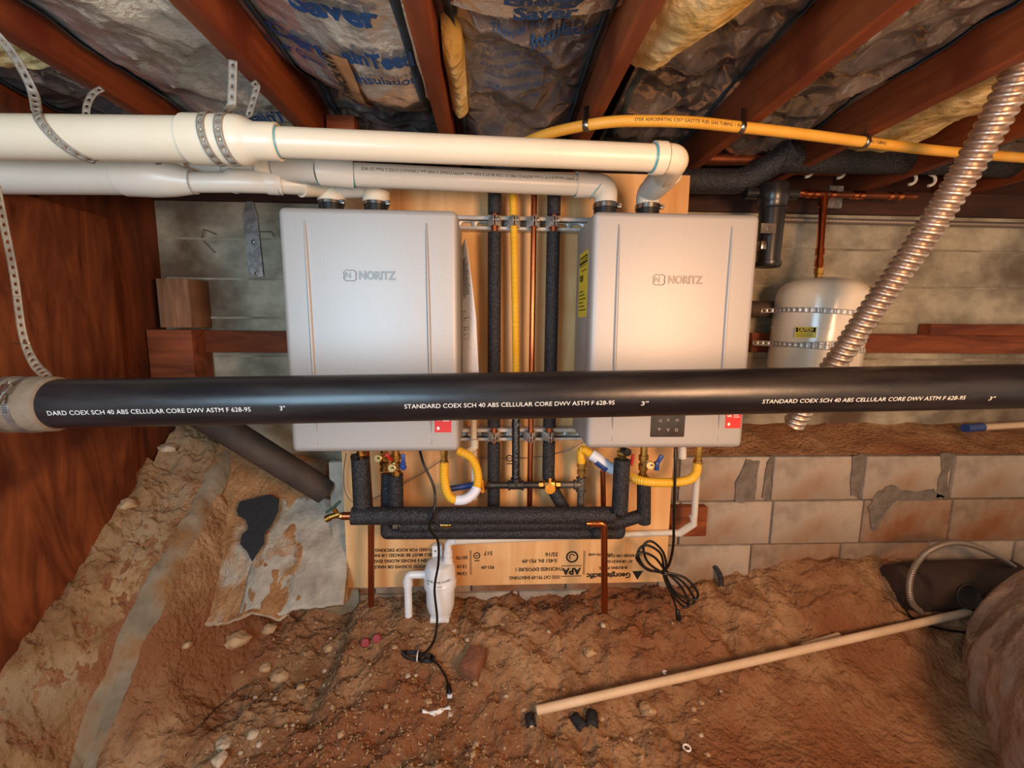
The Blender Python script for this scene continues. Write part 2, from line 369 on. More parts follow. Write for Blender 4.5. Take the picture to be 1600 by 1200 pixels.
mb.grid(lambda u, v: sbase(lerp(.42, .995, u), lerp(.0, .74, v), .008+.004*nz((u*5, v*5, 0))), 40, 40); o = mb.build('trim_2', m_foot, solid=.02); S(lab(o, 'bare pale grey concrete end of the footing'))
# ------------------------------------------------------------------ setting: walls
mb = MB()
def bw(u, v):
    x = lerp(-1.30, 3.2, u); z = lerp(-.75, .455, v)
    bd = (z*1000) % 140/140; lip = .006*(1 if bd < .06 else 0)
    return (x, 1.78-.004*nz((x, 0, z), 5)-lip*0-.003*math.floor((z+2)/.14) % 2*.003, z)
mb.grid(bw, 120, 60); mb.b2((-1.3, 1.79, -1.3), (3.2, 1.95, .455))
wb = S(mb.build('wall_back', m_conc)); lab(wb, 'weathered board-formed concrete foundation wall')
for i, z in enumerate((-.28, -.13, .02, .17, .32)):      # board marks: thin proud fins left by the form boards
    mb = MB(); pts = []
    def fin(u, v, z=z): 
        x = lerp(-1.25, 3.1, u); h = .0025+.003*max(0, nz((x, 0, z), 9)); a = [(-1, 0), (0, 1), (1, 0)][round(v*2)]
        return (x, 1.777-h*a[1], z+.004*a[0]+.004*nz((x, 1, z), 2))
    mb.grid(fin, 160, 2); mb.build('board_mark', m_conc, wb)
# low block wall
bl = bpy.data.objects.new('wall_lower', None); COL.objects.link(bl); bl.location = (1.2, 1.62, -.8); S(bl); lab(bl, 'low wall of grey concrete blocks with smeared mortar')
mb = MB(); zt_ = P(1350, 712, 1.6).z
mb.b2((-.52, 1.612, -1.3), (3.1, 1.70, zt_-.004)); mb.build('mortar_bed', m_mortar, bl)
ctop = zt_; ch = .183
for c in range(4):
    z1 = ctop-c*ch; z0 = z1-ch
    off = [P(1204, 750, 1.6).x, P(1205, 820, 1.6).x+.0, P(1172, 880, 1.6).x, P(1240, 900, 1.6).x][c]
    bw_ = .375; k0 = math.floor((-.5-off)/bw_)
    for k in range(k0, k0+11):
        xa = off+k*bw_; xb = xa+bw_
        if xb < -.5 or xa > 3.0: continue
        xa = max(xa, -.515); j = random.uniform(-.003, .003)
        g = .0035 if c else .010
        q = MB(); q.b2((xa+g, 1.60+j, z0+.003), (xb-g, 1.69, z1-.003), .004)
        q.build('block', m_block2 if (c and random.random() < .55) else m_block, bl)
# smeared mortar pads over the joints
for k, (pp) in enumerate([[(1150, 755), (1168, 720), (1186, 722), (1178, 782), (1150, 786)], [(1192, 780), (1196, 735), (1203, 715), (1206, 770), (1204, 785)],
        [(1329, 775), (1334, 712), (1352, 710), (1350, 742), (1338, 776)], [(1462, 778), (1470, 735), (1470, 710), (1492, 708), (1482, 740), (1482, 778)],
        [(1356, 792), (1372, 768), (1392, 757), (1420, 768), (1460, 766), (1475, 776), (1455, 784), (1400, 782), (1382, 800), (1372, 830), (1362, 828)]]):
    cx = sum(p[0] for p in pp)/len(pp); cy = sum(p[1] for p in pp)/len(pp); n = len(pp); pts = []
    for i in range(n):
        for t in (0, .33, .66):
            a = pp[i]; b = pp[(i+1) % n]; pts.append(P(lerp(a[0], b[0], t)+random.uniform(-2, 2), lerp(a[1], b[1], t)+random.uniform(-2, 2), 1.594))
    MB().poly(pts, (0, .012, 0)).build('mortar_smear', m_mortar, bl, smooth=False)
# ledge of dirt above the blocks
mb = MB()
def ledge(u, v):
    x = lerp(.35, 3.1, u); y = lerp(1.60, 1.80, v); z = lerp(zt_+.004, -.40, v)+.012*fr(x*6, y*9, 2, 4)*sm(0, .15, v)+.012*nz((x, 0, 0), 9)*sm(0, .3, v)
    return (x, y, z)
mb.grid(ledge, 240, 26); S(lab(mb.build('trim_3', m_dirt), 'sloping brown dirt ledge on top of the block wall'))
p = P(513, 722, 1.56); q = P(545, 800, 1.56); S(lab(MB().b2((p.x, 1.56, -1.0), (q.x+.1, 1.6, p.z), .004).build('trim_6', m_foot), 'grey concrete pier edge left of the plywood'))
# left wall
lw = bpy.data.objects.new('wall_left', None); COL.objects.link(lw); lw.location = (-1.26, 1.2, -.3); S(lw); lab(lw, 'red stained plywood side wall')
ysplit = PX(180, 450, -1.25).y
MB().b2((-1.268, .2, -1.4), (-1.25, ysplit, PX(60, 310, -1.25).z), .001).build('plywood_sheet', m_wallply, lw)
MB().b2((-1.30, ysplit-.25, -1.0), (-1.272, 1.79, .50), .001).build('back_sheet', m_darkwood, lw)
MB().b2((-1.40, .9, .36), (-1.27, 1.06, .56), .002).build('cripple', m_darkwood, lw)
MB().b2((-1.40, 1.30, -.9), (-1.271, 1.34, .56), .002).build('stud', m_darkwood, lw)
MB().b2((-1.40, .2, .545), (-1.25, 1.8, .585), .002).build('top_plate', m_darkwood, lw)
# ceiling, sill, joists
ZJ = .545
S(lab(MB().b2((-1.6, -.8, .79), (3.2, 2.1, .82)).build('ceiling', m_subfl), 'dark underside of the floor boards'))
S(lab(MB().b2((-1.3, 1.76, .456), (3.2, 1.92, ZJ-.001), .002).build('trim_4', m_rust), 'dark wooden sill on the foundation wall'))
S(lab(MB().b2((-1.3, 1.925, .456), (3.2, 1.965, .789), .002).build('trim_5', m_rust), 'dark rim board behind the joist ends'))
JX = [-1.31, -.935, -.535, -.135, .272, .70, 1.07, 1.50, 1.95]
jl = ['red brown floor joist at the far left edge above the side wall', 'wide red brown floor joist left of the bare foil with a white strap below', 'red brown floor joist beside the big foil batt, over the strapped pipe',
      'narrow cracked floor joist between the two foil batts with blue lettering', 'red brown floor joist left of the thick yellow fibreglass', 'broad bright red floor joist right of the yellow fibreglass',
      'dark red floor joist right of the dark crumpled foil', 'dark floor joist behind the silver flexible conduit', 'dark floor joist in the upper right corner']
for x, l in zip(JX, jl):
    tag(MB().b2((x-.019, -.8, ZJ), (x+.019, 1.92, .789), .003).build('floor_joist', m_joist), l, 'joist')
# wood braces and blocks on the foundation wall
def wbox(name, a, b, Yf, dep, m, label, cat):
    p = P(*a, Yf); q = P(*b, Yf); return tag(MB().b2((p.x, Yf, q.z), (q.x, Yf+dep, p.z), .002).build(name, m), label, cat)
wbox('lumber_block', (243, 435), (300, 512), 1.66, .11, m_cut, 'dull brown end-grain lumber block above the brace on the left', 'wood block')
wbox('lumber_block', (228, 515), (306, 600), 1.66, .11, m_brace, 'red brown lumber block on the left end of the wall brace', 'wood block')
p = P(289, 516, 1.735); q = P(452, 551, 1.735)
tag(MB().b2((p.x+.03, 1.735, q.z), (.25, 1.774, p.z), .002).build('wall_brace', m_brace), 'red brown horizontal board left of the left heater', 'board')
p = P(1176, 520, 1.735); q = P(1640, 553, 1.735)
tag(MB().b2((p.x, 1.735, q.z), (3.1, 1.774, p.z), .002).build('wall_brace', m_brace), 'red brown horizontal board behind the cream tank', 'board')
p = P(1450, 506, 1.735); tag(MB().b2((p.x, 1.72, p.z-.045), (3.1, 1.774, p.z), .002).build('wall_board', m_brace), 'short dark red board above the brace at the far right', 'board')

# ------------------------------------------------------------------ plywood backer with stamped print
YP = 1.50
pl = T('plywood_backer', (.07, YP, -.96), 'pale pine plywood panel behind both water heaters', 'plywood panel')
MB().b2((-.522, YP, -.955), (.66, YP+.012, .50), .001).build('panel', m_ply, pl)
for z in (-.76, -.1, .40):
    MB().b2((-.45, YP+.0125, z-.06), (.60, 1.592, z+.03), .001).build('batten', m_brace, pl)
p = P(1060, 793, 1.56); q = P(1103, 838, 1.56); MB().b2((.59, 1.56, q.z), (q.x, 1.592, p.z), .002).build('cleat', m_brace, pl)
def stamp(s, px, py, size, bold=0, width=1.0):
    mb = MB(); c = P(px, py, YP)
    text(mb, s, size, lambda x, y, z: Vector((c.x-x, YP-.0006, c.z-y)), bold=bold+.0006, width=width)
    o = mb.build('stamp', m_ink, pl, smooth=False); return o
for a in [('Georgia-Pacific', 951, 899, .029, .0006, .95), ('15/32 CAT PS1-09 SHEATHING', 836, 902, .018, 0, .8), ('THICKNESS EXPOSURE 1', 842, 889, .019, 0, .85), ('0.451 IN. PS1-09', 843, 876, .019), ('32/16', 862, 866, .021),
          ('LAP EDGES USE CLIPS', 975, 868, .014), ('AT 1/8 INCH GAP', 966, 877, .014), ('BUILDING PANEL', 958, 887, .014), ('STRENGTH AXIS', 938, 866, .012),
          ('IF USED FOR ROOF DECKING', 632, 859, .016), ('PANELS MUST BE SPACED 1/8 INCH', 632, 867, .016), ('FASTEN 6 INCHES ALONG EDGES', 630, 876, .016), ('USE WOOD SCREWS OR NAILS', 634, 885, .016),
          ('517', 763, 864, .021), ('PS1-09', 762, 886, .017), ('20170', 722, 871, .017), ('12:10', 722, 885, .017), ('12/06', 722, 896, .017)]:
    stamp(*a)
def emb(px, py, parts):
    c = P(px, py, YP); mb = MB()
    for f in parts: f(mb, c)
    return mb.build('stamp', m_ink, pl, smooth=False)
def ringp(mb, c, r, t, n=28, a0=0, a1=2*PI):
    for i in range(n):
        a = a0+(a1-a0)*i/n; b = a0+(a1-a0)*(i+1)/n
        mb.add([Vector((c.x+(r+s)*math.cos(g), YP-.0006, c.z+(r+s)*math.sin(g))) for s, g in ((-t, a), (t, a), (t, b), (-t, b))], [(0, 1, 2, 3)])
def barp(mb, x0, z0, x1, z1): mb.add([Vector((x0, YP-.0006, z0)), Vector((x1, YP-.0006, z0)), Vector((x1, YP-.0006, z1)), Vector((x0, YP-.0006, z1))], [(0, 1, 2, 3)])
emb(894, 870, [lambda m, c: ringp(m, c, .02, .003), lambda m, c: ringp(m, c, .010, .002, 16, .4, 4.2)])
c = P(893, 892, YP); mb = MB(); text(mb, 'APA', .036, lambda x, y, z: Vector((c.x-x, YP-.0006, c.z-y)), bold=.0016); barp(mb, c.x-.038, c.z+.019, c.x+.038, c.z+.022); barp(mb, c.x-.038, c.z-.022, c.x+.038, c.z-.019); mb.build('stamp', m_ink, pl, smooth=False)
for px in (912, 735): c = P(px, 880, YP); mb = MB(); barp(mb, c.x-.0012, c.z-.045, c.x+.0012, c.z+.05); barp(mb, c.x+.004, c.z-.045, c.x+.0052, c.z+.05); mb.build('stamp', m_ink, pl, smooth=False)
c = P(996, 899, YP); mb = MB(); mb.add([Vector((c.x+a*.021, YP-.0006, c.z+b*.018)) for a, b in ((-1, 1), (1, 1), (0, -1))], [(0, 1, 2)]); mb.build('stamp', m_ink, pl, smooth=False)
for px, py in ((806, 716), (755, 868)):
    c = P(px-10, py, YP); mb = MB(); ringp(mb, c, .011, .002, 18); barp(mb, c.x-.006, c.z-.002, c.x+.006, c.z+.002); barp(mb, c.x-.009, c.z-.022, c.x+.009, c.z-.018); mb.build('stamp', m_ink, pl, smooth=False)

# ------------------------------------------------------------------ strut channels
def strut(z, x0, x1, label):
    t = T('strut_channel', ((x0+x1)/2, 1.48, z), label, 'strut channel')
    q = MB(); q.cells(lambda u, v: (x0+u, 1.496, z+v), x1-x0, .038, .0505, .007, .009); q.build('slotted_back', m_zinc, t, solid=.002)
    for s in (1, -1):
        q = MB(); q.b2((x0, 1.457, z+s*.0205-.001), (x1, 1.498, z+s*.0205+.001)); q.b2((x0, 1.457, z+s*.0205-s*.009), (x1, 1.459, z+s*.0205)); q.b2((x0, 1.457, z+s*.0105-.001), (x1, 1.464, z+s*.0115)); q.build('flange', m_zinc, t, smooth=False)
    return t
ZU = P(810, 349, 1.457).z; ZL = P(800, 679, 1.457).z
strut(ZU, -.16, .36, 'slotted steel strut channel across the top between the heaters'); strut(ZL, -.5, .775, 'slotted steel strut channel low on the plywood behind the drain pipe')

# ------------------------------------------------------------------ water heaters
def heater(x0, x1, zt, zb, label, side):
    yf, yb = 1.195, 1.44
    t = T('water_heater', ((x0+x1)/2, 1.45, zb), label, 'water heater', 'tankless water heaters on the plywood')
    MB().b2((x0+.004, yf+.045, zb+.003), (x1-.004, yb, zt-.003), .008).build('case', m_paint, t)
    q = MB(); q.box(((x0+x1)/2, yf+.035, (zt+zb)/2), (x1-x0, .07, zt-zb), .016, seg=4); cov = q.build('front_cover', m_paint, t)
    W = x1-x0
    for fx, tilt in ((.155, .0), (.83, 0)):         # tapered pressed creases
        cx = x0+W*fx; q = MB()
        def cr(u, v, cx=cx):
            z = lerp(zt-.035, zb+.022, v); wd = .0045*math.sin(PI*min(1, .04+v*1.02))**.45 if v < .97 else .001
            s = (u-.5)*2; return (cx+s*wd*1.3+.004*(v-.5), yf+.0003-.0075*(1-s*s)*min(1, wd/.003), z)
        q.grid(cr, 8, 60); q.build('crease', m_paint, cov)
    # badge: clover mark and lettering
    lx = P(589 if side < 0 else 1071, 430, yf).x; ex = P(547 if side < 0 else 1030, 430, yf).x; lz = P(578, 431, yf).z
    q = MB(); text(q, 'NORITZ', .030, lambda x, y, z: Vector((lx+x, yf-.0006-max(0, z), lz+y)), ext=.0012, bold=.0010, width=.86)
    q.build('lettering', m_paint2, cov, smooth=False)
    q = MB(); pts = [Vector((ex+.0145*(.92+.30*abs(math.sin(2*a)))*math.cos(a)*1.08, yf-.001, lz+.0135*(.92+.30*abs(math.sin(2*a)))*math.sin(a))) for a in [2*PI*k/48 for k in range(49)]]
    q.tube(pts, .0010, 6); text(q, 'N', .022, lambda x, y, z: Vector((ex-.005+x, yf-.0006-max(0, z), lz+y)), ext=.0012)
    q.build('emblem', m_paint2, cov, smooth=False)
    # red sticker
    c = P(692 if side < 0 else 1146, 658 if side < 0 else 652, yf); sx = .023; q = MB()
    q.b2((c.x-sx, yf-.0008, c.z-.032), (c.x+sx, yf+.001, c.z+.036)); st = q.build('warning_sticker', m_red, t)
    q = MB()
    text(q, 'SMS', .016, lambda x, y, z: Vector((c.x-.012+y*-1, yf-.0014, c.z+.014+x)), bold=.0005); 
    for i in range(5): q.add([Vector((c.x-.001+a, yf-.0014, c.z+.024-i*.006+b)) for a, b in ((0, 0), (.019-.003*(i % 2), 0), (.019-.003*(i % 2), .002), (0, .002))], [(0, 1, 2, 3)])
    ringp2 = [Vector((c.x-.013+.004*math.cos(a), yf-.0014, c.z-.02+.005*math.sin(a))) for a in [2*PI*k/14 for k in range(14)]]; q.add(ringp2, [tuple(range(14))])
    q.build('sticker_print', m_white, st, smooth=False)
    # vent collars
    for px in ((518, 588) if side < 0 else (946, 1012)):
        vx = P(px, 318, 1.335).x
        q = MB(); q.lathe((vx, 1.335, zt-.002), (0, 0, 1), [(0, .040), (.010, .040), (.0101, .034), (.058, .034)]); cl = q.build('vent_collar', m_dark, t)
        q = MB(); q.lathe((vx, 1.335, zt+.040), (0, 0, 1), [(0, .0345), (.001, .0362), (.013, .0362), (.014, .0345)]); q.box((vx+.037, 1.32, zt+.046), (.012, .014, .012), .002); q.cyl((vx+.037, 1.305, zt+.046), (vx+.037, 1.33, zt+.046), .0045, 10); q.build('collar_clamp', m_steel, cl)
    # mounting brackets
    cx = (x0+x1)/2
    q = MB(); q.b2((cx-.13, yb-.01, zt-.005), (cx+.13, yb+.016, zt+.012), .002); q.build('mounting_bracket', m_steel, t)
    q = MB(); q.b2((cx-.13, yb-.01, zb-.012), (cx+.13, yb+.016, zb+.01), .002)
    q.build('mounting_bracket', m_steel, t)
    q = MB()
    for fx in (.1, .9): q.lathe((x0+W*fx, yf+.05, zb-.004), (0, 0, 1), [(0, .006), (.003, .008), (.008, .008)], 10)
    q.build('bottom_screw', m_steel, t)
    return t, cov
hl, covl = heater(-.552, -.090, .298, -.355, 'silver tankless water heater on the left, paper hanging on its side', -1)
hr, covr = heater(.271, .729, .304, -.348, 'silver tankless water heater on the right with dark control panel and yellow side label', 1)
yf = 1.195
# control panel on the right heater
p = P(1018, 630, yf); q_ = P(1069, 683, yf); q = MB(); q.b2((p.x, yf-.003, q_.z), (q_.x, yf+.004, p.z+.02), .004); pan = q.build('control_panel', m_panel, hr)
q = MB(); cxp = (p.x+q_.x)/2
def ic(px, py, s): c = P(px, py, yf-.0034); text(q, s,   .02, lambda x, y, z: Vector((c.x+x, yf-.0036, c.z+y)))
for px, py, s in ((1032, 658, '<'), (1044, 658, '^'), (1058, 657, '='), (1030, 671, '+'), (1044, 671, 'v'), (1057, 671, 'o')): ic(px, py, s)
q.build('panel_icons', m_icon, pan, smooth=False)
# yellow energy label on the side of the right heater
xs_ = .2705+.004; a = PX(899, 400, .275); b = PX(914, 395, .275); q = MB()
y0_, y1_ = 1.265, 1.385; ztl, zbl = a.z-.01, PX(905, 496, .275).z
q.b2((.2738, y0_, zbl), (.2752, y1_, ztl)); el = q.build('energy_label', m_guide, hr)
q = MB(); 
def onside(s, fy, fz, size, bold=0): text(q, s, size, lambda x, y, z: Vector((.2735, lerp(y1_, y0_, fy)-x, lerp(zbl, ztl, fz)+y)), bold=bold)
q.add([Vector((.2736, yy, zz)) for yy, zz in ((y1_-.005, ztl-.012), (y0_+.005, ztl-.012), (y0_+.005, ztl-.034), (y1_-.005, ztl-.034))], [(0, 1, 2, 3)])
onside('$208', .3, .6, .026, .001); onside('Estimated Yearly Cost', .5, .8, .011); onside('Water Heater', .6, .72, .012)
for k in range(6): zz = zbl+.02+k*.011; q.add([Vector((.2736, y1_-.01, zz)), Vector((.2736, y0_+.01+.02*(k % 3), zz)), Vector((.2736, y0_+.01+.02*(k % 3), zz+.003)), Vector((.2736, y1_-.01, zz+.003))], [(0, 1, 2, 3)])
q.build('label_print', m_ink, el, smooth=False)
q = MB(); text(q, 'ENERGYGUIDE', .017, lambda x, y, z: Vector((.2732, (y0_+y1_)/2-x, ztl-.023+y)), bold=.0006, width=.85); q.build('label_title', m_guide, el, smooth=False)
# paper hanging on the left heater
def ppr(u, v):
    px = lerp(721, interp([(0, 727), (.1, 731), (.35, 738), (.6, 744), (1, 748)], v), u); py = lerp(372+(1-u)*14, 583, v)
    return P(px, py, 1.36-.05*u+.012*math.sin(PI*u*1.4+v*3))
sh = T('paper_sheet', ppr(.5, 1), 'curled white instruction sheet hanging on the side of the left heater', 'paper')
MB().grid(ppr, 10, 40).build('sheet', m_paper, sh, solid=.0006)
q = MB()
for k in range(46):
    v = .12+.018*k
    if .42 < v < .5 or .83 < v: continue
    u0, u1 = .12, random.uniform(.45, .9)
    q.add([Vector(ppr(u, vv))+Vector((0, -.0012, 0)) for u, vv in ((u0, v), (u1, v), (u1, v+.006), (u0, v+.006))], [(0, 1, 2, 3)])
q.build('printed_lines', m_ink, sh, smooth=False)

# ------------------------------------------------------------------ PVC vent pipes
def ring_on(q, a, d, r, w=.004): d = Vector(d).normalized(); q.tube([Vector(a)-d*w, Vector(a)+d*w], r, 32, False)
# upper run
A = P(-260, 212, 1.045); B = P(330, 219, 1.03); C = P(432, 222, 1.02); D = P(1022, 247, 1.085)
up = T('vent_pipe', (B.x, 1.04, B.z-.05), 'upper long cream PVC vent pipe running from the left edge to the right heater', 'vent pipe')
d3 = (B-A).normalized()
MB().tube([A, P(300, 218, 1.03)], .0445, 36).build('large_pipe', m_pvc, up)
d2 = (D-C).normalized()
q = MB(); a0 = P(296, 218, 1.03); a1 = P(376, 220, 1.025); a2 = P(402, 221, 1.022); a3 = P(436, 222, 1.02)
q.tube([a0, a0+d2*.002, a1, a1.lerp(a2, .35), a1.lerp(a2, .7), a2, a3-d2*.001, a3], [.046, .050, .050, .048, .041, .0375, .0375, .035], 36); q.build('reducer', m_pvc, up)
MB().tube([C, D], .0305, 32).build('small_pipe', m_pvc, up)
q = MB(); ring_on(q, a3, d2, .0325, .003); ring_on(q, P(1020, 247, 1.085), d2, .0325, .004); q.build('cement_ring', m_primer, up)
E1 = D+d2*.045; E2 = P(1050, 262, 1.16); 
SR = Vector((P(1012, 318, 1.335).x, 1.335, .357)); SRt = SR+Vector((0, 0, .055))
q = MB(); q.tube([D-d2*.003, D+d2*.024], .037, 32)
q.tube(fillet([D, D+d2*.055, P(1040, 275, 1.22)], .05, 10), .0335, 28); el_ = q.build('elbow', m_pvc, up)
q = MB(); g1 = P(1040, 275, 1.22); top = Vector((SR.x, SR.y, SR.z+.035)); dd = (top-g1).normalized()
q.tube([P(1046, 268, 1.2), g1, g1.lerp(top, .6)], .036, 28); q.tube(fillet([g1.lerp(top, .3), top, SR], .04, 8), .034, 28); q.build('elbow', m_pvcw, up)
q = MB(); ring_on(q, P(1029, 0, 1)*0+D+d2*.025, d2, .0372, .0007); q.build('joint_line', m_seam, up)
# lower run
A = P(-200, 272, 1.19); Bq = P(235, 275, 1.19); L0 = P(548, 273, 1.225); L1 = P(900, 289, 1.335)
lo_ = T('vent_pipe', (Bq.x, 1.2, Bq.z-.05), 'lower cream PVC vent manifold beneath the upper pipe, feeding both heaters', 'vent pipe')
MB().tube([A, Bq], .0445, 36).build('large_pipe', m_pvcw, lo_)
w0 = P(192, 274, 1.19); q = MB()
q.tube([w0, w0+V(.002, 0, 0), P(245, 276, 1.19), P(275, 281, 1.195), P(296, 284, 1.2), P(304, 284, 1.2)], [.045, .049, .049, .040, .031, .029], 36)
q.tube([P(222, 272, 1.17), P(258, 262, 1.19)], .033, 28); q.build('wye', m_pvcw, lo_)
q = MB(); bd_ = (P(268, 260, 1.20)-P(240, 267, 1.18)).normalized(); q.tube([P(246, 265, 1.183), P(246, 265, 1.183)+bd_*.012], .0362, 28); q.build('collar_ring', m_steel, lo_)
q = MB(); q.tube([P(252, 263, 1.187), P(280, 259, 1.215), P(292, 259, 1.22)], [.031, .031, .028], 26); q.build('bushing', m_pvc, lo_)
pa = [P(280, 261, 1.23), P(345, 262, 1.25), P(405, 263, 1.24), P(430, 262, 1.23), P(500, 268, 1.21), L0]
MB().tube(pa[:3], .0245, 26).build('pipe', m_pvcw, lo_)
q = MB(); q.tube([P(338, 262, 1.249), P(341, 262, 1.25), P(352, 262, 1.25)], [.028, .029, .0275], 26); q.build('coupling', m_pvcw, lo_)
q = MB(); q.tube([P(406, 262, 1.233), P(409, 262, 1.233), P(428, 263, 1.228), P(430, 263, 1.228)], [.027, .033, .033, .031], 26); q.build('coupling', m_pvc, lo_)
MB().tube([P(424, 262, 1.228), P(500, 268, 1.207)], .031, 26).build('pipe', m_pvcw, lo_)
q = MB(); dL = (L1-L0).normalized(); q.tube([P(500, 268, 1.205), P(505, 268, 1.205), L0+dL*.006], .0355, 28); q.build('coupling', m_pvcw, lo_)
MB().tube([L0, L1], .0302, 30).build('pipe', m_pvcw, lo_)
q = MB(); ring_on(q, L0+dL*.008, dL, .0312, .003); ring_on(q, P(499, 268, 1.205), dL, .0345, .003); ring_on(q, L1-dL*.002, dL, .0315, .003); q.build('cement_ring', m_primer, lo_)
SL = Vector((P(946, 318, 1.335).x, 1.335, .357))
q = MB(); q.tube([L1-dL*.002, L1+dL*.033], .0355, 28); q.tube(fillet([L1, Vector((SL.x, SL.y, L1.z-.002)), SL], .045, 10), .0335, 28); q.build('elbow', m_pvcw, lo_)
q = MB(); dq = (Vector((SL.x, SL.y, L1.z))-L1); c_ = L1+Vector((.062, 0, -.012)); ring_on(q, c_, (1, 0, -.7), .0345, .0012); q.build('cement_ring', m_primer, lo_)
q = MB()
v_, f_ = [], []
def ptxt(q, s, a, b, r, ang, size, flip=False, t=.0004, bold=0):
    a = Vector(a); b = Vector(b); d = (b-a).normalized(); up_ = Vector((0, 0, 1)); n = (Vector((0, -1, 0))-d*d.dot(Vector((0, -1, 0)))).normalized(); u = (up_-d*d.dot(up_)).normalized()
    def m(x, y, z):
        if flip: x, y = -x, -y
        an = ang+y/r; return a+d*x+(n*math.cos(an)+u*math.sin(an))*(r+t)
    text(q, s, size, m, align='LEFT' if not flip else 'RIGHT', bold=bold); return q
ptxt(q, 'PVT JM90 Vanuard U.P. Conn ASTM D1785-21 CSA B137.3 NSF-dwv ASTM D2665 2 NSF-pw CAN/ULC-S102.2 Flex 23 W3', L0+dL*.03, L1, .0302, .25, .0118, flip=True)
q.build('pipe_print', m_ink, lo_, smooth=False)
# branch B -> left heater
S1 = Vector((P(518, 312, 1.335).x, 1.335, .347)); S2 = Vector((P(588, 312, 1.335).x, 1.335, .347))
pb = [P(296, 285, 1.195), P(372, 285, 1.205), P(430, 287, 1.225), P(480, 290, 1.27)]
MB().tube(pb, .0245, 26).build('pipe', m_pvcw, lo_)
q = MB(); q.tube([P(358, 283, 1.21), P(365, 283, 1.21), P(372, 283, 1.21), P(412, 284, 1.225), P(420, 285, 1.225), P(440, 286, 1.235)], [.027, .0305, .0285, .0285, .0305, .0305], 28); q.tube([P(438, 286, 1.235), P(467, 288, 1.262)], .0262, 26); q.build('coupling', m_pvcw, lo_)
q = MB(); zt1 = P(505, 288, 1.335).z; q.tube(fillet([P(468, 288, 1.26), Vector((S1.x, 1.335, zt1)), S1], .035, 8), .0325, 26); q.build('elbow', m_pvc, lo_)
MB().lathe(S1, (0, 0, 1), [(0, .036), (.002, .038), (.03, .038), (.033, .034)]).build('hub', m_pvc, lo_)
q = MB(); q.tube(fillet([P(530, 292, 1.335), Vector((S2.x, 1.335, zt1)), S2], .035, 8), .0325, 26); q.build('elbow', m_pvcw, lo_)
MB().lathe(S2, (0, 0, 1), [(0, .036), (.002, .038), (.03, .038), (.033, .034)]).build('hub', m_pvc, lo_)
for px, py, Y, r in ((303, 285, 1.197, .0298), (438, 286, 1.234, .031), (467, 288, 1.262, .0268), (291, 261, 1.233, .0286), (429, 263, 1.228, .0335), (515, 269, 1.21, .0358)):
    q = MB(); ring_on(q, P(px, py, Y), (1, .1, 0), r, .0009); q.build('joint_line', m_seam, lo_)

# ------------------------------------------------------------------ straps
def strap(name, path, W, acr, label, m, pitch=.018, hr=.003, nail=None, group=None, hang=None):
    path = resample(path, .004); n = len(path)
    def mp(u, v):
        i = u/.004; k = min(n-2, max(0, int(i))); p = path[k].lerp(path[k+1], min(1, i-k)); t = (path[k+1]-path[k]).normalized(); a = Vector(acr(p) if callable(acr) else acr); a = (a-t*a.dot(t)).normalized()
        return p+a*v
    q = MB(); q.cells(mp, (n-1)*.004, W, pitch, hr); t = T(name, path[-1], label, 'strap', group)
    q.build('band', m, t, solid=.0012); return t
# far left strap wrapping the upper 3 inch pipe
A3 = P(-260, 212, 1.045); B3 = P(300, 218, 1.03)
def wrapc(c, d, r, a0, a1, sh, n=24):      # arc around a pipe from angle a0 to a1, drifting along it by sh
    d = Vector(d).normalized(); nY = Vector((0, -1, 0)); nY = (nY-d*nY.dot(d)).normalized(); u = d.cross(nY)*-1
    if u.z < 0: u = -u
    return [Vector(c)+d*(sh*i/n)+(nY*math.cos(lerp(a0, a1, i/n))+u*math.sin(lerp(a0, a1, i/n)))*r for i in range(n+1)]
w_ = wrapc(A3.lerp(B3, (P(72, 214, 1.036).x-A3.x)/(B3.x-A3.x)), B3-A3, .0475, 1.35, -1.6, .10)
strap('hanger_strap', spline([P(-18, 40, .93), P(20, 85, .95), P(50, 140, .97), w_[2]], 14)+w_[3:], .017, (1, 0, .25), 'perforated grey strap hanging the upper pipe at the far left', m_strap)
w_ = wrapc(a0.lerp(a1, .82), a1-a0, .0525, 1.35, -1.6, .012)
strap('hanger_strap', [P(364, 94, .955), P(363, 130, .96), P(362, 165, .965)]+w_, .017, (1, 0, 0), 'perforated strap hanging straight down onto the pipe reducer', m_strap)
w_ = wrapc(a0.lerp(a1, .46), a1-a0, .0525, 1.5, -1.6, .02)
strap('hanger_strap', [P(395, 127, 1.09), P(402, 135, 1.085), P(388, 182, 1.07), P(360, 188, 1.06)]+w_[1:], .015, (1, 0, .1), 'perforated strap looped round the pipe reducer beside the straight one', m_strap)
strap('hanger_strap', spline([P(160, 138, 1.12), P(146, 146, 1.11), P(136, 165, 1.1), P(134, 195, 1.09)], 10), .014, (1, .4, 0), 'short pale strap end above the upper pipe at the left', m_strap)
strap('hanger_strap', spline([P(-6, 290, .90), P(6, 350, .9), P(22, 430, .9), P(35, 520, .9), P(52, 565, .88), P(75, 590, .85)], 12), .016, (1, 0, 0), 'dusty perforated strap hanging along the red plywood to the black drain pipe', m_strapd, pitch=.016, hr=.0032)
tag(MB().cyl(P(22, 537, .93), P(45, 536, .88), .0018, 8).build('nail', m_steel), 'steel nail through the dusty strap at the left', 'nail')
